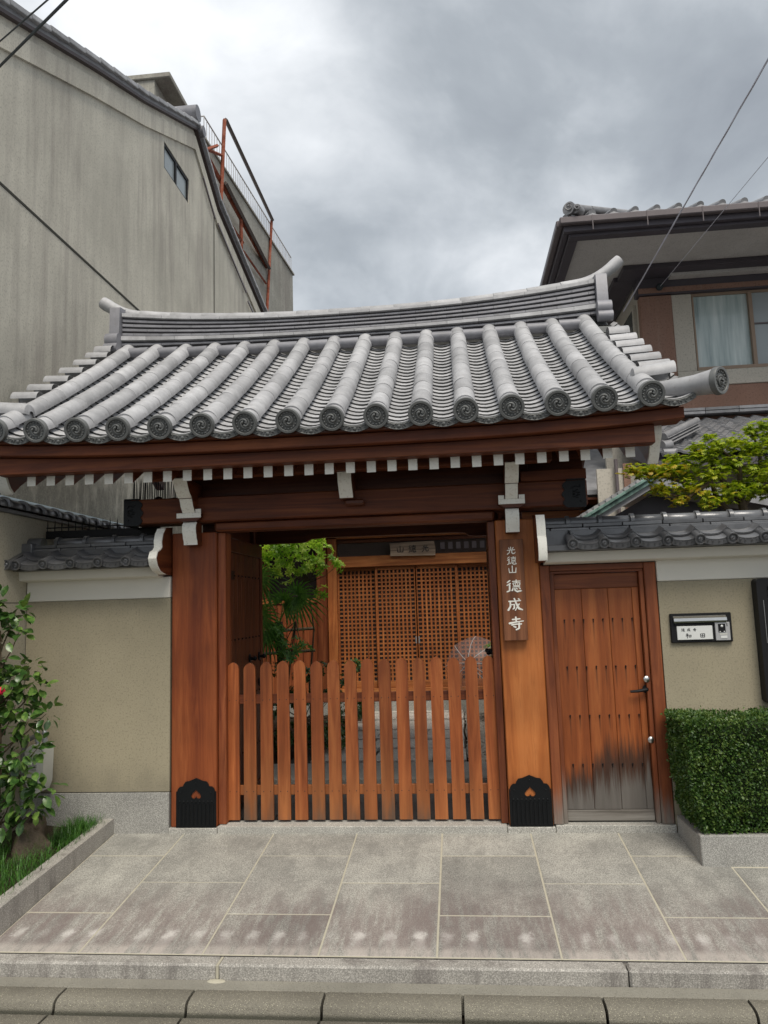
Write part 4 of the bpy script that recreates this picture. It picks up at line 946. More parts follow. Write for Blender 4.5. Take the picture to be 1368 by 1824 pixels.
me = curvemesh('board_frame', [rr_(1.845, 2.75, .765, 1.525, .025), rr_(1.905, 2.70, .82, 1.475, .006)], .04, BLACKM); inst('board_frame', me, nb, T(0, -.041, 0) @ RX(pi/2))
part('board_back', G().box(1.86, 2.74, -.02, -.001, .78, 1.51, 0), BLACKM, nb); part('notice', G().box(1.935, 2.36, -.024, -.0205, .90, 1.45, 0), PAPER, nb); part('notice', G().box(2.38, 2.66, -.024, -.0205, .86, 1.45, 0), PAPER, nb)
part('edge_trim', G().tube([(1.878, -.083, 1.39), (1.878, -.083, 1.13)], .0022, 6), STEEL, nb); part('hinge', G().box(1.862, 1.874, -.088, -.0815, .80, .86, .001), STEEL, nb)
# ================================================================== PLANTERS
plr = thing('granite_planter', 'granite kerbed planter holding the clipped hedge by the side door', 'planter', (1.6, -.25, 0))
part('planter_side', G().box(1.276, 1.335, -.408, -.02, -.12, .105, .004), GRANW, plr); part('planter_front', G().box(1.276, 3.2, -.468, -.41, -.12, .115, .005), GRANW, plr)
part('planter_soil', G().box(1.336, 3.2, -.409, -.002, -.1, .085, 0), SOIL, plr)
pll = thing('granite_planter_kerb', 'granite kerbed planting bed beside the left wall', 'planter', (-2.6, -.6, 0))
ks = [-.015, -.42, -.98, -1.31]
part('kerb_stone', G().prism([(.0, -.06), (-.008, .095), (-1.25, .005), (-1.262, -.19), (-.02, -.12)], 'x', -2.395, -2.313), GRANK, pll)
gx = []
def soilz(x, y): return .055+.085*y*.9+.012*sin(x*17+y*9)+.01*sin(y*23)
part('bed_soil', G().grid([[(x, y, soilz(x, y)) for x in [-2.97+.0725*i for i in range(9)]] for y in [-1.4+.1*j for j in range(15)]]), SOIL, pll)
# ---- foliage helpers
def leafmesh(name, L, W, mat, fold=.25, bend=.15, tip=1.0):
    g = G(); n = 4; P = []
    for i in range(n+1):
        t = i/n; w_ = W*sin(pi*min(1, t*.93+.04))**.8*(1 if t < 1 else .1); z = -bend*L*t*t
        P.append([(-w_, L*t, z+fold*w_), (0, L*t, z), (w_, L*t, z+fold*w_)])
    return g.grid(P), name, mat
def rotto(d, roll=0):
    d = Vector(d).normalized(); return d.to_track_quat('Y', 'Z').to_matrix().to_4x4() @ RY(roll)
def rndv(): 
    while 1:
        v = Vector((R_(-1, 1), R_(-1, 1), R_(-1, 1)))
        if .05 < v.length < 1: return v.normalized()
def scatter(name, gl, mat, par, mats_, nobj, campos=Vector((0, -4.9, 1.42))):
    mats_ = sorted(mats_, key=lambda M: (M.translation-campos).length); me = gl.mesh(name, mat, 60)
    for M in mats_[:nobj]: inst(name, me, par, M)
    if len(mats_) > nobj:
        g = G()
        for M in mats_[nobj:]: g.join(gl, M)
        part(name, g, mat, par, 60, kind='stuff')
# camellia
cam_ = thing('camellia_bush', 'glossy camellia shrub with two red blooms by the left wall', 'bush', (-2.78, -.5, 0))
lg = leafmesh('leaf', .080, .024, CAML, .25, .18)[0]; Ms = []; br = G()
br.tube([(-2.80, -.52, -.02), (-2.81, -.50, .3), (-2.80, -.52, .7), (-2.84, -.5, 1.1), (-2.86, -.5, 1.5)], [.017, .015, .012, .009, .004], 7)
clus = [(-2.74, -.5, 1.46, .10), (-2.83, -.5, 1.35, .13), (-2.72, -.48, 1.34, .06), (-2.87, -.5, 1.5, .12), (-2.63, -.5, 1.12, .12), (-2.72, -.52, 1.05, .14), (-2.60, -.48, 1.00, .09), (-2.80, -.5, .98, .15), (-2.70, -.53, .90, .14), (-2.88, -.5, .85, .14),
        (-2.52, -.5, .84, .08), (-2.62, -.52, .80, .06), (-2.78, -.54, .74, .12), (-2.55, -.54, .64, .08), (-2.66, -.56, .62, .10), (-2.76, -.55, .55, .12), (-2.62, -.58, .50, .11), (-2.52, -.52, .40, .09), (-2.68, -.56, .38, .13), (-2.80, -.5, .42, .13), (-2.58, -.55, .30, .10), (-2.74, -.55, .26, .11), (-2.90, -.5, .65, .12), (-2.88, -.5, 1.15, .12)]
for (x, y, z, r) in clus:
    c_ = Vector((x, y, z)); base = Vector((-2.82, -.5, max(.1, z-.22))); mid = base.lerp(c_, .6)+Vector((0, 0, -.02)); br.tube([base, mid, c_], [.006, .004, .002], 5)
    for k in range(int(23*(r/.1)**1.25)):
        d = rndv(); p_ = c_+Vector((d.x*r, d.y*r*.9, d.z*r*.85))*R_(.3, 1); dr = (d*.8+Vector((R_(-.5, .6), -.35, R_(-.5, .25)))); Ms.append(T(*p_) @ rotto(dr, R_(-.7, .7)) @ Matrix.Scale(R_(.65, 1.08), 4))
part('trunk', br, BARK, cam_); scatter('leaf', lg, CAML, cam_, Ms, 300)
def bloom(x, y, z, r, mat, n=9):
    g = G()
    for k in range(n):
        a = 2.4*k; rad = r*(.25+.75*k/n); w_ = r*.62
        c_ = Vector((x+rad*.5*cos(a), y-.03*(1-k/n), z+rad*.5*sin(a)))
        g.grid([[tuple(c_+Vector((w_*u*cos(a+pi/2)+w_*.9*v*cos(a), -.012*(1-v*v)+.01*u*u, w_*u*sin(a+pi/2)+w_*.9*v*sin(a)))) for u in (-.7, 0, .7)] for v in (-.4, .3, .9)])
    return part('flower', g, mat, cam_, 60)
bloom(-2.735, -.62, .995, .026, REDP); bloom(-2.845, -.62, .72, .026, REDP); bloom(-2.79, -.62, .99, .02, PETAL, 6)
# mondo grass
g = G(); rg = random.Random(9)
for i in range(2600):
    y = -1.32+1.28*rg.random()**.9; x = rg.uniform(-2.9, -2.36) if y < -.35 else rg.uniform(-2.6, -2.36)
    if (x+2.62)**2+(y+.5)**2 < .012: continue
    z = soilz(x, y); a = rg.uniform(0, 2*pi); L = rg.uniform(.06, .13); lean = rg.uniform(.2, 1.0); w_ = .0022
    dx, dy = cos(a), sin(a); P = []
    for t in (0, .4, .75, 1): P.append([(x+dx*L*lean*t*t+s*w_*(1-t*.8)*-dy, y+dy*L*lean*t*t+s*w_*(1-t*.8)*dx, z+L*(t-.45*lean*t*t)) for s in (-1, 1)])
    g.grid(P)
tag(part('mondo_grass', g, GRSL, None, 0), kind='stuff')
# stump
g = G(); P = []
for i in range(9):
    r = [.10, .105, .10, .09, .08, .07, .06, .04, .002][i]; z = [-.1, .0, .06, .11, .15, .18, .20, .215, .22][i]
    P.append([(-2.62+r*(1+.25*sin(3*a+i)+.18*mnoise.noise(Vector((cos(a)*2, sin(a)*2, i*.5))))*cos(a), -.45+r*(1+.2*cos(4*a+i*.7))*sin(a), z+.02*sin(2*a+i)) for a in [2*pi*j/20 for j in range(21)]])
st_ = part('mossy_stump', g.grid(P), STUMP, None, 60); tag(st_, 'gnarled brown stump half hidden under the camellia', 'stump')
# yellow-green dwarf shrub
ysh = thing('dwarf_shrub', 'small yellow-green conifer shrub at the left edge of the bed', 'shrub', (-2.80, -.78, 0))
part('stem', G().tube([(-2.80, -.78, -.03), (-2.80, -.78, .2)], .006, 6), BARK, ysh)
Ms = []
for i in range(900):
    d = rndv(); p_ = Vector((-2.80, -.78, .14))+Vector((d.x*.085, d.y*.07, d.z*.11))*R_(.5, 1); Ms.append(T(*p_) @ rotto(d+Vector((0, 0, .5)), R_(0, 3)) @ Matrix.Scale(R_(.6, 1.1), 4))
scatter('foliage', leafmesh('f', .022, .004, YSHL)[0], YSHL, ysh, Ms, 0)
# meter box with pipes
mt = thing('gas_meter', 'pale grey gas meter with pipes on the left wall behind the camellia', 'meter', (-2.75, -.1, .45))
part('meter_body', G().prism([(-2.83, .57), (-2.83, .38), (-2.80, .33), (-2.755, .30), (-2.725, .31), (-2.705, .36), (-2.70, .56), (-2.715, .60), (-2.80, .60)], 'y', -.20, -.08), GREYP, mt)
part('meter_window', G().box(-2.79, -2.745, -.206, -.2005, .45, .49, .002), SILV, mt)
for x in (-2.785, -2.735): part('pipe', G().tube([(x, -.13, .60), (x, -.13, .66)], .013, 10).tube([(x, -.13, .615), (x, -.13, .635)], .019, 8).sph((x, -.135, .672), .02, 10), PIPE, mt)
part('pipe', G().tube([(-2.90, -.10, .0), (-2.90, -.10, .55), (-2.87, -.11, .62), (-2.785, -.13, .66)], .016, 10), PIPE, mt)
# hedge
hd = thing('clipped_hedge', 'box-clipped dense green hedge in the granite planter', 'hedge', (1.7, -.25, .1))
Ms = []; x0, x1, y0, y1, z0, z1 = 1.242, 2.9, -.475, -.03, .115, .735
def hsurf(u, v, f):
    if f == 0: return Vector((x0+(x1-x0)*u, y0, z0+(z1-z0)*v)), Vector((0, -1, 0))
    if f == 1: return Vector((x0+(x1-x0)*u, y0+(y1-y0)*v, z1)), Vector((0, 0, 1))
    return Vector((x0, y0+(y1-y0)*u, z0+(z1-z0)*v)), Vector((-1, 0, 0))
gh = G(); lh = leafmesh('l', .017, .0052, HEDL, .2, .2)[0]
for f, cnt in ((0, 15500), (1, 7000), (2, 6500)):
    for i in range(cnt):
        u = random.random(); u = u**1.5 if f < 2 else u
        p_, n_ = hsurf(u, random.random(), f)
        bu = .016*mnoise.noise(p_*6)+.009*mnoise.noise(p_*19)
        for ax, lo, hi in ((0, x0, x1), (1, y0, y1), (2, z0, z1)):
            r = .05; q = p_[ax]
            if q < lo+r: p_[ax] = lo+r-(lo+r-q)*.80
            if q > hi-r: p_[ax] = hi-r+(q-hi+r)*.80
        if f == 2 or (f == 0 and p_.x < x0+.1): p_.x += .06*max(0, (.42-p_.z)/.42)*1.2
        if f == 0: p_.y += .05*max(0, (.33-p_.z)/.33)
        p_ += n_*(bu*1.3-abs(random.gauss(0, .012))+(R_(.005, .028) if random.random() < .03 else 0))
        gh.join(lh, T(*p_) @ rotto(n_*.9+rndv()*.9, R_(0, 3)) @ Matrix.Scale(R_(.7, 1.25), 4))
part('foliage', gh, HEDL, hd, 0, kind='stuff')
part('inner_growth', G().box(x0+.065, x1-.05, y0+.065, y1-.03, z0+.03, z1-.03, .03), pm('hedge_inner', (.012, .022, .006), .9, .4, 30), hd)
gt = G()
for k in range(7): gt.tube([(1.40+k*.19, -.25, .07), (1.41+k*.19, -.25, .22)], .01, 6)
part('stems', gt, BARK, hd)
# ================================================================== NEIGHBOUR SIDE WALL (left)
sw = thing('side_wall', 'plain beige side wall with ringed tile coping running back at the left', 'wall', (-3.05, .5, 0))
part('wall_plaster', G().box(-3.12, -2.972, -1.7, 4.2, -.25, 1.522, 0), PLASTS, sw); part('wall_plaster', G().box(-3.12, -2.972, -1.7, 4.2, 1.528, 2.12, 0), PLASTS, sw); part('wall_joint', G().box(-3.12, -2.976, -1.7, 4.2, 1.522, 1.528, 0), MORTD, sw)
cp = tag(place(bpy.data.objects.new('coping', None), sw, T(-3.03, .5, 2.15)))
part('coping_bed', G().box(-3.13, -2.95, -1.7, 4.2, 2.121, 2.15, .004), TILEO, cp)
cm = RZ(pi/2)
for k in range(20):
    y = -.9+k*.205
    inst('coping_cap_tile', CPM, cp, T(-2.975, y, 2.165) @ cm @ Matrix.Diagonal((1, 1.15, 1.3, 1))); inst('cap_ring', RG, cp, T(-2.975, y, 2.165) @ cm @ Matrix.Diagonal((1.2, 1.15, 1.3, 1)))
fs_ = part('metal_flashing', G().prism([(-3.60, 2.405), (-3.60, 2.38), (-3.04, 2.215), (-3.04, 2.235)], 'y', -1.7, 4.1), BLUEM, sw)
# ================================================================== NEIGHBOUR HOUSE (left, gable wall)
BX = -3.6
nh = thing('neighbour_building', 'tall beige rendered building with stained gable wall and tiled verge', 'building', (-5.5, 3.5, 0))
prof = [(-1.2, 0), (-1.2, 5.78), (.4, 6.47), (1.97, 7.18), (3.2, 7.705), (5.0, 8.56), (6.03, 7.93), (8.77, 7.27), (10.2, 7.0), (10.2, 0)]
wall_out = [(y, z) for y, z in prof]
# window opening cut through a curve fill
wn_ = [(3.89, 7.245), (4.80, 7.245), (4.80, 7.62), (3.89, 7.62)]
me = curvemesh('gable_wall', [wall_out, wn_], .10, PLASTN)
Mx = Matrix(((0, 0, 1, BX-.10), (1, 0, 0, 0), (0, 1, 0, 0), (0, 0, 0, 1)))
inst('gable_wall', me, nh, Mx)
part('building_body', G().prism([(y, z-.03) for y, z in prof], 'x', -9.5, BX-.45), PLASTN, nh)
def alongband(pts, w0, w1, x0, x1, name, mat, par=nh):
    g = G(); vs = []
    for (y, z) in pts: vs += [(x0, y, z+w0), (x1, y, z+w0), (x1, y, z+w1), (x0, y, z+w1)]
    n = len(pts); fs = []
    for i in range(n-1):
        a = i*4; fs += [(a+j, a+(j+1) % 4, a+4+(j+1) % 4, a+4+j) for j in range(4)]
    fs += [(0, 1, 2, 3), (4*n-1, 4*n-2, 4*n-3, 4*n-4)]
    return part(name, g.add(vs, fs), mat, par, 30)
top = prof[1:9]
alongband(top, -.035, .0, -9.5, BX+.055, 'verge_board', TRIM); alongband([(y, z) for y, z in top], -.34, -.13, BX+.001, BX+.03, 'gable_band', PLASTN)
alongband(top, .002, .05, -9.5, BX+.05, 'roof_slab', TILEH)
for i in range(len(top)-1):
    (ya, za), (yb, zb) = top[i], top[i+1]; L = math.hypot(yb-ya, zb-za); n = max(1, int(L/.30)); an = atan2(zb-za, yb-ya)
    for k in range(n):
        t0 = k/n; y = ya+(yb-ya)*t0; z = za+(zb-za)*t0; l = L/n
        part_g = G().box(-.17, .045, 0, l-.008, .0, .05, .006); M = T(BX+.05, y, z+.052) @ RX(an) @ RX(-.04)
        inst('verge_tile', part_g.mesh('verge_tile', TILE, 40), nh, M)
part('ridge_end_tile', G().tube([(BX+.1, 4.92, 8.73), (BX-.5, 4.92, 8.73)], .12, 16).tube([(BX+.12, 5.12, 8.58), (BX-.1, 5.12, 8.58)], .08, 14), RIDGE, nh)
part('ridge', G().box(-9.4, BX-.1, 4.88, 5.12, 8.55, 8.78, .01), RIDGE, nh)
wd = part('window', G().box(BX-.05, BX-.01, 3.89, 3.93, 7.245, 7.62, 0).box(BX-.05, BX-.01, 4.76, 4.80, 7.245, 7.62, 0).box(BX-.05, BX-.01, 3.931, 4.759, 7.58, 7.62, 0).box(BX-.05, BX-.01, 3.931, 4.759, 7.245, 7.275, 0).box(BX-.05, BX-.005, 4.31, 4.35, 7.276, 7.579, 0), BLACKM, nh)
for a, b_ in ((3.931, 4.309), (4.351, 4.759)): part('pane', G().box(BX-.04, BX-.03, a, b_, 7.276, 7.579, 0), FROST, wd)
part('joint_line', G().box(BX+.0005, BX+.006, -1.2, 8.0, 4.965, 4.99, 0), MORTD, nh); part('joint_line', G().box(BX+.0005, BX+.006, 5.90, 5.925, 1.0, 7.68, 0), MORTD, nh)
alongband([(5.3, 7.98), (5.85, 7.62)], -.03, .0, BX+.03, BX+.05, 'trim_strip', TRIM2); alongband([(6.0, 7.60), (7.6, 7.14)], -.03, .0, BX+.03, BX+.05, 'trim_strip', TRIM2); alongband([(7.7, 7.02), (8.9, 6.74)], -.03, .0, BX+.03, BX+.05, 'trim_strip', TRIM2)
# ================================================================== CONCRETE BLOCK BEHIND with roof railing
cb = thing('concrete_building', 'grey stained concrete block with roof railing behind the beige gable', 'building', (-5, 9, 0))
q = [(-4.01, 6.54), (-3.66, 12.01), (-9, 12.3), (-9, 6.3)]
g = G().prism(q, 'z', 0, 9.5); part('concrete_wall', g, CONC, cb)
part('parapet_coping', G().prism([(-3.98, 6.52), (-3.62, 12.05), (-3.80, 12.06), (-4.16, 6.53)], 'z', 9.502, 9.54), CONC, cb)
rl_ = G(); A = Vector((-4.0, 6.6, 9.54)); B = Vector((-3.68, 11.95, 9.54))
for k in range(46):
    p_ = A.lerp(B, k/45); rl_.tube([p_, p_+Vector((0, 0, .38))], .006, 4)
rl_.tube([A+Vector((0, 0, .38)), B+Vector((0, 0, .38))], .012, 6); rl_.tube([A+Vector((0, 0, .38)), A+Vector((-.8, .0, .38))], .012, 6); 
for k in range(4): rl_.tube([A+Vector((-.25*k, 0, 0)), A+Vector((-.25*k, 0, .38))], .008, 4)
part('roof_railing', rl_, WRAIL, cb)
ph = thing('roof_penthouse', 'concrete roof penthouse with deep flat eave behind the beige gable', 'penthouse', (-5.2, 6, 9))
part('penthouse_wall', G().box(-6.6, -4.36, 5.35, 8.5, 7.0, 9.69, 0), CONC, ph); part('eave_slab', G().box(-6.7, -4.10, 5.31, 8.8, 9.695, 9.78, .01), CONC, ph)
# red steel stair frame
rs = thing('steel_stair_frame', 'rusty red steel stair frame fixed against the concrete block', 'steel stair', (-3.75, 8, 7))
def bar(a, b_, w_, mat, name='steel_bar'):
    a, b_ = Vector(a), Vector(b_); return part(name, G().tube([a, b_], w_*.7, 4), mat, rs, 20)
bar((-3.74, 6.93, 10.06), (-3.74, 6.6, 7.6), .05, RUST, 'post'); bar((-3.74, 10.29, 9.99), (-3.74, 9.5, 6.4), .045, RUST, 'post')
bar((-3.72, 6.93, 10.06), (-3.72, 10.29, 9.99), .055, DRAIL, 'top_rail'); bar((-3.78, 5.8, 8.86), (-3.78, 9.95, 8.74), .06, RUST, 'stringer'); bar((-3.72, 6.9, 8.84), (-3.72, 9.95, 8.70), .055, DRAIL, 'stringer')
bar((-3.76, 5.93, 8.86), (-3.76, 6.8, 9.3), .04, RUST, 'brace'); bar((-3.76, 7.98, 8.8), (-3.76, 7.98, 7.6), .05, RUST, 'post'); bar((-3.76, 7.2, 8.3), (-3.76, 8.1, 8.35), .04, RUST, 'brace'); bar((-3.76, 8.14, 8.2), (-3.76, 9.8, 8.3), .035, RUST, 'brace'); bar((-3.76, 6.6, 9.35), (-3.76, 5.95, 8.84), .04, RUST, 'brace')
# ================================================================== HOUSE ON THE RIGHT
rh = thing('neighbour_house', 'two-storey house with deep brown eaves, cream walls and curtained window', 'house', (5, 7, 0))
HY = 5.0
part('house_body', G().box(2.64, 9, HY+.12, 11, 0, 5.74, 0), HOUSEW, rh)
part('corner_post', G().box(2.62, 3.04, HY-.02, HY+.11, 3.88, 5.47, .01), HOUSEB, rh); part('cream_panel', G().box(3.042, 3.30, HY, HY+.11, 4.40, 5.47, .004), HOUSEW, rh)
part('header_beam', G().box(2.58, 9, HY-.06, HY+.11, 5.475, 5.72, .008), HTRIM, rh); part('header_trim', G().box(2.60, 9, HY-.075, HY+.10, 5.49, 5.56, .004), HOUSEB, rh)
part('sill_band', G().box(3.042, 9, HY-.02, HY+.11, 4.19, 4.395, .006), HOUSEW, rh); part('brown_band', G().box(2.63, 9, HY+.0, HY+.11, 3.70, 4.188, .004), HOUSEB, rh); part('shadow_board', G().box(2.75, 9, HY-.05, HY-.001, 3.855, 3.885, .002), HTRIM, rh)
w1 = part('window', G().box(3.305, 9, HY+.02, HY+.10, 5.44, 5.474, 0).box(3.305, 9, HY-.015, HY+.10, 4.397, 4.44, 0).box(3.305, 3.325, HY+.0, HY+.10, 4.441, 5.439, 0).box(4.03, 4.075, HY-.01, HY+.08, 4.441, 5.439, 0).box(4.8, 4.84, HY-.01, HY+.08, 4.441, 5.439, 0), pm('bronze_window_frame', (.28, .20, .14), .4, .1, 8), rh)
part('pane', G().box(3.326, 4.029, HY+.05, HY+.06, 4.441, 5.439, 0), CURT, w1, label='pane with pale drawn curtain'); part('pane', G().box(4.076, 4.799, HY+.04, HY+.05, 4.441, 5.0, 0), FROST, w1); part('pane', G().box(4.076, 4.799, HY+.04, HY+.05, 5.02, 5.439, 0), FROST, w1); part('glazing_bar', G().box(4.076, 4.799, HY+.02, HY+.055, 5.001, 5.019, 0), TRIM2, w1)
part('side_window', G().box(2.62, 2.639, 5.35, 6.6, 4.5, 5.45, 0), DGLASS, rh); part('side_window_frame', G().box(2.60, 2.638, 5.27, 5.345, 4.3, 5.47, 0), HOUSEW, rh)
# soffit and eaves
EX, EY = 1.40, 3.5
sf = part('soffit', G().box(EX+.13, 9.2, EY+.13, 11.5, 5.765, 5.785, 0), SOFFIT, rh)
part('soffit_batten', G().box(2.35, 9.2, 4.62, 4.98, 5.70, 5.764, .004), HTRIM, rh); part('soffit_batten', G().box(2.30, 2.60, 4.985, 11.4, 5.70, 5.764, .004), HTRIM, rh); part('vent_strip', G().box(3.0, 9.2, 4.80, 4.93, 5.655, 5.699, .003), SOFFIT, rh)
part('inner_fascia', G().box(EX+.10, 9.3, EY+.10, EY+.22, 5.70, 5.80, .005), HTRIM, rh); part('inner_fascia', G().box(EX+.10, EX+.22, EY+.225, 11.6, 5.70, 5.80, .005), HTRIM, rh)
part('fascia_board', G().box(EX+.03, 9.3, EY+.03, EY+.095, 5.735, 5.875, .004), HTRIM, rh); part('fascia_board', G().box(EX+.03, EX+.095, EY+.1, 11.6, 5.735, 5.875, .004), HTRIM, rh)
def gutter(a, b_): 
    g = G(); a, b_ = Vector(a), Vector(b_); g.tube([a, b_], .052, 10); return g
part('gutter', G().box(EX-.02, 9.3, EY-.05, EY+.028, 5.80, 5.885, .012), TRIM2, rh); part('gutter', G().box(EX-.05, EX+.028, EY+.03, 11.6, 5.80, 5.885, .012), TRIM2, rh)
g = G()
for k in range(10): g.box(EX+.35+k*.62, EX+.36+k*.62, EY-.056, EY-.05, 5.70, 5.88, 0)
part('gutter_bracket', g, TRIM2, rh, kind='stuff')
part('hip_roof', G().add([(EX-.0, EY, 5.89), (9.3, EY, 5.89), (9.3, 7.3, 7.35), (EX+3.8, 7.3, 7.35), (EX, 11.6, 5.89)], [(0, 1, 2, 3), (0, 3, 4)]), TILEH, rh)
# eave tiles along the front
et = G().tube([(0, 0, 0), (0, .5, .19)], .042, 12); etm = et.mesh('eave_tile', TILEH, 50)
for k in range(22): inst('eave_tile', etm, rh, T(EX+.12+k*.245, EY-.01, 5.92))
ep = G()
for k in range(22):
    x = EX+.12+k*.245; n = 6
    ep.grid([[(x+.245*j/n, yy, 5.925+.03*(2*j/n-1)**2-.03+(yy-EY)*.38+dz) for j in range(n+1)] for yy, dz in ((EY-.02, -.03), (EY-.02, 0), (EY+.3, 0))])
part('eave_pan_tile', ep, TILEH, rh, kind='stuff')
# hip ridge with scroll end
g = G(); n = 10
for k in range(9):
    a = Vector((EX+.10+k*.34, EY+.10+k*.34, 5.99+k*.13)); b_ = a+Vector((.33, .33, .125))
    for dz, w_ in ((0, .075), (.04, .065)): g.tube([a+Vector((0, 0, dz)), b_+Vector((0, 0, dz))], w_, 4, squash=(.35, 1))
    g.tube([a+Vector((0, 0, .09)), b_+Vector((0, 0, .09))], .045, 10)
part('hip_ridge', g, TILEH, rh)
g = G().tube([(EX+.09, EY-.04, 5.99), (EX+.17, EY+.06, 5.99)], .078, 18); g.tube([(EX+.17, EY-.06, 5.965), (EX+.24, EY+.03, 5.965)], .055, 16)
for cx, cz, r0 in ((EX+.09, 5.99, .06), (EX+.18, 5.965, .04)):
    P = [(cx+r0*(1-.8*t)*cos(t*9), EY-.055-.02*t-(.03 if cx > EX+.1 else 0), cz+r0*(1-.8*t)*sin(t*9)) for t in [i/18 for i in range(19)]]; g.tube(P, .009, 6)
part('ridge_end_tile', g, TILEH, rh)
# lower roof in front of the brown band
LY, LZ = 3.45, 3.00
def lowz(y): return LZ+(y-LY)*(3.74-LZ)/(4.95-LY)
part('lower_roof', G().prism([(LY, LZ-.08), (4.95, 3.70), (4.95, 3.3), (LY, 2.85)], 'x', 2.25, 9), HTRIM, rh)
for dz in (0, .042): 
    for k in range(14): part('ridge_band_tile', G().box(2.45+k*.42, 2.45+(k+1)*.42-.004, 4.80-dz*.2, 4.98, 3.765+dz, 3.765+dz+.038, .003), TILEH, rh)
tg = G(); n = 8; p_ = .20
def sw_(u): return .016*cos(2*pi*(u-.12))+.008*cos(4*pi*u)
P = [[(p_*j/n, y, sw_(j/n)+dz) for j in range(n+1)] for y, dz in ((0, -.026), (0, 0), (.18, -.006))]
# rounded lower lip
for r in range(3): P[r] = [(x, y-(.03*sin(pi*j/n) if r < 2 else 0), z) for j, (x, y, z) in enumerate(P[r])]
tg.grid(P); tm = tg.mesh('roof_tile', TILEH, 50); sl = atan2(3.74-LZ, 4.95-LY)
for r in range(11):
    for k in range(19):
        y = LY+r*.128; inst('roof_tile', tm, rh, T(2.30+k*.20+(r % 2)*.0, y, lowz(y)+.03) @ RX(sl-.10))
g = G()
for dz, w_ in ((.0, .06), (.035, .05), (.07, .045)): g.tube([(2.42, 3.62, 3.14+dz), (2.95, 4.12, 3.42+dz)], w_, 4, squash=(.4, 1))
g.tube([(2.40, 3.60, 3.235), (2.95, 4.12, 3.52)], .042, 10); g.tube([(2.37, 3.56, 3.12), (2.47, 3.60, 3.14)], .055, 14); g.tube([(2.35, 3.50, 3.03), (2.5, 3.52, 3.03)], .045, 14)
part('corner_ridge', g, TILEH, rh)
part('lower_wall', G().box(2.05, 9, HY+.05, HY+.13, .0, 3.65, 0), HOUSEW, rh); part('lower_wall', G().box(1.75, 2.3, 4.2, 4.25, 0, 3.0, 0), HOUSEW, rh); part('brown_post', G().box(2.06, 2.14, 4.17, 4.199, 2.0, 3.05, 0), HOUSEB, rh)
part('downpipe', G().tube([(1.97, 4.14, 1.0), (1.97, 4.14, 3.1)], .022, 10), TRIM2, rh)
# small roof with copper verge behind the wall
ob = thing('outbuilding_roof', 'low tiled roof with green copper verge behind the right wall', 'roof', (1.9, 2.6, 2.4))
A, B = Vector((1.18, 2.35, 2.16)), Vector((1.95, 2.35, 2.594))
g = G().prism([(A.x, A.z-.045), (B.x, B.z-.045), (B.x, B.z), (A.x, A.z)], 'y', 2.31, 2.345); part('copper_verge', g, COPPER, ob)
part('copper_trim', G().tube([A+Vector((0, -.05, .015)), B+Vector((0, -.05, .015))], .02, 6), COPPER, ob)
vm_ = G().tube([(0, -.06, 0), (0, .2, 0)], .028, 8).mesh('verge_tile', TILE)
for k in range(14): inst('verge_tile', vm_, ob, T(*(A.lerp(B, k/13)+Vector((0, 0, .035)))))
part('roof_slab', G().prism([(A.x, A.z-.02), (B.x, B.z-.02), (3.6, 2.2), (3.6, 2.1), (B.x, B.z-.10), (A.x, A.z-.10)], 'y', 2.346, 3.9), TILEH, ob); part('shadowed_wall', G().prism([(1.5, 0), (3.5, 0), (3.5, 2.1), (1.95, 2.44), (1.5, 2.20)], 'y', 2.6, 2.65), HTRIM, ob)
# ================================================================== MAPLE
mp = thing('maple_tree', 'small maple with yellow-green leaves tipped orange behind the right wall', 'tree', (2.3, 1.1, 0))
tr = G(); 
tr.tube([(2.35, 1.1, 0), (2.33, 1.1, 1.2), (2.28, 1.1, 1.9), (2.24, 1.1, 2.2)], [.06, .05, .04, .03], 8)
limbs = [[(2.28, 1.1, 1.95), (2.05, 1.05, 2.16), (1.85, 1.0, 2.28), (1.62, 1.0, 2.38), (1.45, 1.0, 2.40)], [(2.24, 1.1, 2.15), (2.1, 1.1, 2.35), (2.0, 1.05, 2.52), (1.88, 1.0, 2.5)], [(2.24, 1.1, 2.1), (2.4, 1.1, 2.3), (2.42, 1.1, 2.55), (2.36, 1.1, 2.72)], [(2.33, 1.1, 1.9), (2.6, 1.1, 2.2), (2.62, 1.1, 2.5), (2.55, 1.1, 2.7)], [(2.05, 1.05, 2.16), (1.98, .95, 2.3), (1.8, .95, 2.18), (1.62, .95, 2.22)], [(2.24, 1.1, 2.2), (2.22, 1.0, 2.42), (2.1, 1.0, 2.55)], [(2.6, 1.1, 2.2), (2.9, 1.1, 2.4), (3.1, 1.1, 2.6)]]
for lb in limbs: tr.tube(lb, [.026-.02*i/(len(lb)-1) for i in range(len(lb))], 7)
ml = G()
for k in range(7):
    a = (k-3)*.55; L = .040*(1-.08*abs(k-3)); w_ = .0068
    d = Vector((sin(a), cos(a), 0)); nn = Vector((cos(a), -sin(a), 0)); ml.add([(0, 0, 0), tuple(d*L*.5+nn*w_), tuple(d*L+Vector((0, 0, -.008))), tuple(d*L*.5-nn*w_)], [(0, 1, 2, 3)])
Ms = []
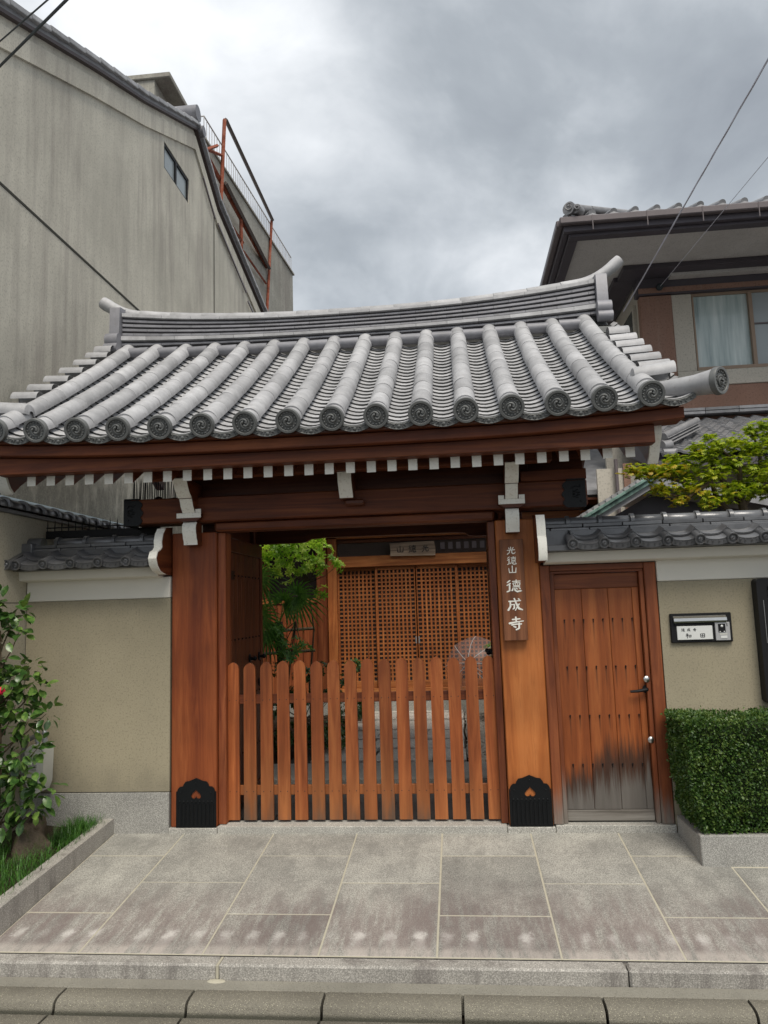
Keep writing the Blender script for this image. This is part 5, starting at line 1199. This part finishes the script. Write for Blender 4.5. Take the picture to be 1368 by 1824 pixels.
pads = [(1.42, 1.0, 2.42, .10), (1.55, .98, 2.40, .13), (1.68, 1.0, 2.42, .14), (1.62, .98, 2.26, .12), (1.80, 1.0, 2.44, .15), (1.82, .97, 2.26, .14), (1.95, 1.0, 2.52, .14), (1.98, 1.0, 2.36, .15), (2.08, 1.0, 2.58, .12), (2.0, 1.0, 2.66, .05), (2.12, 1.0, 2.22, .14), (2.18, 1.05, 2.45, .15), (2.34, 1.05, 2.56, .15), (2.36, 1.1, 2.72, .07), (2.36, 1.05, 2.38, .15), (2.3, 1.05, 2.26, .15), (2.5, 1.1, 2.62, .15), (2.52, 1.1, 2.42, .17), (2.5, 1.1, 2.25, .15), (2.7, 1.1, 2.5, .2), (2.75, 1.1, 2.3, .2), (2.95, 1.1, 2.6, .2), (1.72, .95, 2.16, .08), (1.95, .95, 2.14, .10), (3.0, 1.1, 2.35, .2), (2.2, 1.05, 2.62, .11), (2.46, 1.1, 2.74, .11), (2.6, 1.1, 2.72, .12), (1.9, 1.0, 2.60, .07), (2.75, 1.1, 2.68, .15), (1.72, 1.0, 2.52, .06)]
for (x, y, z, r) in pads:
    cc = Vector((x, y, z)); tw = min((Vector(q_) for lb in limbs for q_ in lb), key=lambda q_: (q_-cc).length); tr.tube([tw, tw.lerp(cc, .5)+Vector((0, 0, .015)), cc], [.005, .003, .0015], 4)
    for k in range(int(125*(r/.14)**2)):
        d = rndv(); q_ = cc+Vector((d.x*r, d.y*r*1.1, d.z*r*.55))*R_(.2, 1.15)
        Ms.append(T(*q_) @ RZ(R_(0, 6.28)) @ RX(R_(-.9, .5)) @ RY(R_(-.5, .5)) @ Matrix.Scale(R_(.7, 1.15), 4))
part('trunk', tr, BARK, mp); random.shuffle(Ms); scatter('leaf', ml, MAPL, mp, Ms, 300)
# ================================================================== HALL
hl = thing('temple_hall', 'temple hall front with four sliding lattice doors seen through the gate', 'building', (-.6, 5, 0))
part('stone_platform', G().box(-3.0, 2.5, 4.62, 9, -.02, .245, .008), GRAN, hl); part('ground_beam', G().box(-2.9, 2.5, 5.02, 5.14, .246, .30, .002), WDX, hl); part('door_sill', G().box(-1.64, 2.5, 4.94, 5.12, .302, .362, .004), HX, hl)
part('hall_post', G().box(-1.86, -1.73, 4.86, 5.02, .246, 2.7, .006), WDZ, hl); part('door_post', G().box(-1.725, -1.60, 4.95, 5.10, .363, 2.5, .005), HZ, hl)
part('door_lintel', G().box(-1.598, 2.5, 4.94, 5.10, 1.955, 2.10, .006), HX, hl); part('upper_beam', G().box(-3.0, 2.5, 4.95, 5.1, 2.34, 2.6, .005), HX, hl)
part('hall_wall', G().box(-3.1, 3, 5.3, 5.35, 0, 2.7, 0), TRIM, hl)
for x in (-2.42, -2.2, -1.98): part('wall_board', G().box(x-.10, x+.115, 5.0, 5.02, .3, 1.5, .003), WZ, hl)
part('wall_rail', G().box(-2.7, -1.87, 4.98, 5.03, 1.502, 1.56, .003), HX, hl); part('wall_board', G().box(-3.0, -2.53, 5.0, 5.02, .3, 2.3, .003), WDZ, hl)
DX = [-1.60, -1.075, -.545, .0, .545, 1.09]
def latticedoor(x0, x1, y):
    d = tag(place(bpy.data.objects.new('lattice_door', None), hl, T((x0+x1)/2, y, 1.1)))
    z0, z1 = .364, 1.953
    part('stile', G().box(x0+.002, x0+.034, y-.018, y+.018, z0, z1, .002), HZ, d); part('stile', G().box(x1-.034, x1-.002, y-.018, y+.018, z0, z1, .002), HZ, d)
    part('top_rail', G().box(x0+.0345, x1-.0345, y-.016, y+.016, z1-.045, z1, .002), HX, d); part('bottom_rail', G().box(x0+.0345, x1-.0345, y-.016, y+.016, z0, z0+.09, .002), HX, d)
    g = G(); w_ = x1-x0-.069; n = 9; a0 = x0+.0345
    for k in range(1, n): x = a0+w_*k/n; g.box(x-.0115, x+.0115, y-.010, y+.010, z0+.0905, z1-.0455, .0)
    part('vertical_bars', g, HZ, d, kind='stuff'); g = G(); zz_ = z0+.0905; H = z1-.0455-zz_; m = 27
    for k in range(1, m): z = zz_+H*k/m; g.box(a0, x1-.035, y-.0085, y+.0085, z-.0095, z+.0095, .0)
    part('cross_bars', g, HX, d, kind='stuff'); part('screen', G().box(a0, x1-.035, y+.022, y+.026, zz_, z1-.30, 0), SHOJI, d)
    part('dark_pane', G().box(a0, x1-.035, y+.022, y+.026, z1-.299, z1-.0455, 0), TRIM, d)
for i in range(5):
    latticedoor(DX[i]-.012, DX[i+1]+.012, 5.0 if i in (1, 2) else 5.045)
for x in (-.565, -.525): part('finger_pull', G().box(x-.008, x+.008, 4.978, 4.9815, .93, 1.02, .001), PIPE, hl)
# transom with bamboo screen + plaque
g = G(); rb = random.Random(4)
x = -1.59
while x < 2.4: g.tube([(x, 5.02, 2.102), (x, 5.02, 2.338)], .0035, 4, caps=False); x += .0135
part('bamboo_screen', g, BAMB, hl, kind='stuff'); part('screen_back', G().box(-1.6, 2.5, 5.06, 5.07, 2.1, 2.34, 0), INK, hl)
for k in range(9): part('paper_panel', G().box(-.20+k*.105, -.14+k*.105, 5.012, 5.015, 2.16, 2.25, 0), pm('woven_paper', (.18, .15, .155), .8, .3, 60), hl)
part('top_board', G().box(-1.6, 2.5, 5.0, 5.045, 2.285, 2.335, .003), WDX, hl)
pq = part('plaque', G().prism([(-.865, 2.085), (-.86, 2.16), (-.87, 2.25), (-.6, 2.262), (-.28, 2.265), (-.262, 2.17), (-.268, 2.075), (-.55, 2.08)], 'y', 4.90, 4.93), wood('plaque_wood', 'x', (.20, .14, .10), (.34, .25, .18), (.45, .34, .25), rough=.8), hl)
g = G()
for x, ch in ((-.73, '山'), (-.57, '德'), (-.40, '光')): g.join(glyph(ch, x, 2.17, .105, .105, 4.898, wk=1.0))
part('lettering', g, INK, pq, 0, 'stuff')
part('hall_roof', G().prism([(4.4, 2.72), (4.4, 2.78), (7, 4.1), (10, 2.7), (10, 2.6), (7, 4.0)], 'x', -3.2, 3.0), TILEH, hl); part('hall_eave_board', G().box(-3.2, 3.0, 4.42, 5.3, 2.66, 2.69, 0), WDX, hl)
# umbrella
um = thing('clear_umbrella', 'open transparent umbrella resting on the hall step', 'umbrella', (.15, 4.35, .35))
Mu = T(.09, 4.22, .72) @ Vector((-.35, -1, .30)).normalized().to_track_quat('Z', 'Y').to_matrix().to_4x4()
g = G(); P = []
for i in range(7):
    th = .02+i*.19; P.append([(.42*sin(th)*cos(2*pi*j/32)*(1-.03*abs(sin(4*2*pi*j/32))*i/6), .42*sin(th)*sin(2*pi*j/32)*(1-.03*abs(sin(4*2*pi*j/32))*i/6), .42*cos(th)-.42) for j in range(33)])
part('canopy', g.grid(P, M=Mu), CLEAR, um, 60)
for k in range(8):
    a = 2*pi*k/8; part('rib', G().tube([(.415*sin(t)*cos(a), .415*sin(t)*sin(a), .415*cos(t)-.42) for t in (.03, .3, .6, .9, 1.15)], .0042, 5, M=Mu), UMBR, um)
part('shaft', G().tube([(0, 0, .02), (0, 0, -.62)], .006, 8, M=Mu), UMBR, um); part('ferrule', G().tube([(0, 0, .03), (0, 0, -.01)], .012, 8, M=Mu), UMBR, um); part('handle', G().tube([(0, 0, -.62), (0, 0, -.68), (.03, 0, -.71), (.06, 0, -.68)], .009, 8, M=Mu), UMBR, um)
# bonsai pine
bz = thing('potted_pine', 'small clipped pine in a white pot on a wooden stand', 'potted plant', (.38, 3.9, .06))
part('stand', G().box(.26, .56, 3.8, 4.05, .44, .47, .004).box(.27, .30, 3.82, 3.85, .08, .439, .002).box(.33, .36, 3.82, 3.85, .08, .439, .002).box(.39, .42, 3.82, 3.85, .08, .439, .002).box(.51, .54, 3.82, 3.85, .08, .439, .002), HZ, bz)
part('pot', G().lathe([(.0001, 0), (.10, 0), (.14, .10), (.15, .24), (.13, .24), (.12, .2), (.0001, .2)], 20, 0, T(.40, 3.92, .471)), PLATEW, bz)
part('pine_trunk', G().tube([(.40, 3.92, .66), (.42, 3.92, .75), (.37, 3.92, .82), (.39, 3.92, .93)], [.014, .012, .01, .006], 7), BARK, bz)
Ms = []
for (x, y, z, r) in ((.33, 3.88, .765, .065), (.39, 3.9, .79, .05), (.33, 3.9, .905, .05), (.39, 3.9, .93, .055), (.44, 3.9, .85, .06)):
    for k in range(170): d = rndv(); Ms.append(T(x+d.x*r, y+d.y*r, z+d.z*r*.55) @ rotto(d+Vector((0, 0, .7)), 0))
scatter('needles', leafmesh('f', .028, .002, HEDL)[0], leafm('pine_needle', (.08, .2, .02), (.15, .34, .04), (.26, .46, .07)), bz, Ms, 0)
# palm and shrubs in the courtyard
def frond(c, az, el, n=22, L=.36):
    g = G(); c = Vector(c); ax = Vector((cos(az), -.15, sin(az))); UPV = Vector((-sin(az), 0, cos(az))); side = ax.cross(Vector((0, 0, 1))).normalized(); up = side.cross(ax)
    for k in range(n):
        a = radians(-125+250*k/(n-1)); d = (ax*cos(a)+UPV*sin(a)+Vector((0, -.18, 0))).normalized(); l = L*(.8+.2*cos(a))*R_(.85, 1.05); w_ = .0115; nn = d.cross(Vector((0, -1, .25))).normalized(); up = Vector((0, -1, 0)); P = []
        for t, ww in ((.06, .3), (.3, 1), (.65, .85), (1, .08)): q_ = c+d*l*t+Vector((0, 0, -.42*l*t*t)); P.append([tuple(q_-nn*w_*ww+up*.004), tuple(q_), tuple(q_+nn*w_*ww+up*.004)])
        g.grid(P)
    return g
pa = thing('fan_palm', 'fan palm with drooping green fronds inside the courtyard', 'palm', (-1.85, 2.8, 0))
part('trunk', G().tube([(-1.85, 2.8, 0), (-1.84, 2.78, .7), (-1.86, 2.75, 1.3)], [.05, .045, .04], 8), BARK, pa)
for (x, y, z, az, el, L) in ((-1.62, 2.5, 1.56, .1, .1, .36), (-2.0, 2.45, 1.76, .0, .2, .36), (-2.02, 2.5, 1.38, -.1, .0, .34), (-1.80, 2.7, 1.50, .9, .3, .3), (-2.15, 2.55, 1.55, 2.6, .1, .36), (-1.95, 2.6, 1.22, -.6, -.2, .28)):
    o = part('frond', frond((x, y, z), az, el, L=L), PALML, pa, 60); part('frond_stalk', G().tube([(-1.86, 2.75, 1.28), (x*.5-.93, y+.06, z-.12), (x, y, z)], [.008, .006, .004], 5), PALML, o)
def shrub(name, label, cat, base, pads_, leafL, leafW, mat, per, trunkpts, nobj=0, whorl=7, up=.4):
    t = thing(name, label, cat, base); part('trunk', G().tube(trunkpts, [.014-.008*i/(len(trunkpts)-1) for i in range(len(trunkpts))], 6), BARK, t)
    wg = G(); l1 = leafmesh('l', leafL, leafW, mat, .2, .35)[0]
    for k in range(whorl): wg.join(l1, RZ(2*pi*k/whorl) @ RX(R_(.05, .75)))
    Ms = []; tw = G()
    for (x, y, z, r) in pads_:
        tp = Vector(trunkpts[-1]); cc = Vector((x, y, z)); tw.tube([tp, tp.lerp(cc, .6)-Vector((0, 0, .03)), cc], [.006, .004, .002], 4)
        for k in range(int(per*(r/.12)**2)):
            d = rndv(); Ms.append(T(x+d.x*r, y+d.y*r, z+d.z*r*.7) @ rotto(Vector((0, 0, 0))+Vector((d.x, d.y, d.z+up)), R_(0, 6)) @ RX(pi/2*-1) @ Matrix.Scale(R_(.7, 1.1), 4))
    part('twigs', tw, BARK, t); scatter('leaf_cluster', wg, mat, t, Ms, nobj); return t
shrub('bright_shrub', 'sunlit yellow-green whorled shrub above the palm inside the gate', 'shrub', (-1.7, 3.0, 0), [(-1.9, 2.9, 2.0, .16), (-1.75, 2.9, 2.08, .16), (-1.58, 2.9, 2.06, .15), (-1.43, 2.9, 2.02, .12), (-1.35, 2.9, 1.93, .09), (-1.27, 2.9, 1.86, .08), (-1.65, 2.95, 1.90, .15), (-1.5, 2.95, 1.87, .12), (-1.85, 3.0, 1.82, .14), (-2.1, 3.0, 2.0, .18), (-1.45, 3.1, 1.6, .08), (-1.7, 2.9, 2.2, .12), (-1.5, 2.9, 2.16, .1), (-1.95, 2.9, 2.2, .14)], .062, .013, SHRL, 13, [(-1.6, 3.1, .03), (-1.62, 3.1, .6), (-1.55, 3.05, 1.2), (-1.6, 3.0, 1.7)], 200)
shrub('leafy_sapling', 'thin sapling with green leaf whorls beside the hall wall board', 'sapling', (-1.75, 2.6, 0), [(-1.66, 2.55, 1.06, .10), (-1.56, 2.5, 1.03, .07), (-1.8, 2.55, 1.05, .09), (-1.72, 2.5, .97, .07), (-1.85, 2.6, 1.2, .08)], .075, .011, leafm('sapling_leaf', (.06, .16, .03), (.14, .32, .06), (.28, .48, .12)), 16, [(-1.72, 2.6, .03), (-1.76, 2.6, .5), (-1.70, 2.58, .95), (-1.64, 2.55, 1.3)], 60, 6)
low = [(-1.75+.13*i, 2.35+.05*(i % 3), .18+.06*(i % 2), .13) for i in range(5)]+[(-1.2, 3.4, .30, .13), (-1.15, 3.9, .32, .12), (-1.3, 3.2, .22, .14), (-1.35, 2.9, .5, .12), (-1.28, 3.3, .62, .11), (-1.9, 2.5, .45, .16), (-1.65, 2.6, .55, .14), (-1.45, 2.9, .80, .08), (-1.6, 2.7, .75, .10), (-1.24, 3.8, .75, .1), (-2.05, 2.4, .7, .15), (-1.85, 2.4, .85, .08)]
shrub('undergrowth_shrub', 'low dark green shrubs massed beside the courtyard path', 'shrub', (-1.6, 2.7, 0), low, .055, .011, leafm('dark_shrub_leaf', (.015, .045, .012), (.035, .09, .02), (.12, .22, .05)), 26, [(-1.6, 2.7, .02), (-1.6, 2.7, .3)], 0, 6)
# twig fence rails seen left in the courtyard
bf = thing('bamboo_fence', 'weathered thin rail fence behind the palm', 'fence', (-2.2, 3.6, 0))
for z in (.9, 1.15): part('rail', G().tube([(-2.9, 3.6, z), (-1.65, 3.6, z+.05)], .018, 7), BARK, bf)
for x in (-2.9, -2.6): part('post', G().tube([(x, 3.62, 0), (x, 3.62, 1.3)], .022, 7), BARK, bf)
# ================================================================== CABLES
def cable(label, pts, r, mat, grp=None, strands=1):
    A, B, sag = Vector(pts[0]), Vector(pts[1]), pts[2]; g = G()
    for s in range(strands):
        P = []
        for i in range(61):
            t = i/60; p_ = A.lerp(B, t); p_.z -= sag*4*t*(1-t)
            if strands > 1: ph_ = 2*pi*s/strands+t*70; p_ += Vector((cos(ph_)*r*1.2, 0, sin(ph_)*r*1.2))
            P.append(p_)
        g.tube(P, r, 5, caps=False)
    o = part('power_cable', g, mat, None, 60); tag(o, label, 'cable', grp)
def ext(a, b, k0, k1): a, b = Vector(a), Vector(b); return a-(b-a)*k0, b+(b-a)*k1
for a, b, r, lab in (((-2.92, -.59, 5.11), (-1.96, -1.46, 4.72), .0085, 'thick dark cable crossing the top left corner, lower of two'), ((-2.91, -.61, 5.28), (-2.16, -1.3, 4.89), .005, 'thin dark cable crossing the top left corner, upper of two')):
    p0, p1 = ext(a, b, .55, 6); cable(lab, (p0, p1, 0), r, CABLE)
p0, p1 = ext((2.4, 4.98, 5.28), (2.69, .88, 5.72), 0, 3); cable('twisted grey cable bundle running up from the right house eave', (p0, p1, 0), .0042, CABLEW, None, 3)
p0, p1 = ext((2.87, 4.9, 5.55), (2.65, .98, 4.93), 0, 2.5); cable('single thin wire from the insulator on the right house beam', (p0, p1, 0), .0028, CABLEW)
ins = part('insulator', G().lathe([(.0001, 0), (.03, 0), (.045, .03), (.03, .05), (.045, .07), (.02, .09), (.0001, .09)], 14, 0, T(2.87, 4.935, 5.55) @ RX(pi/2)), CABLE, rh)
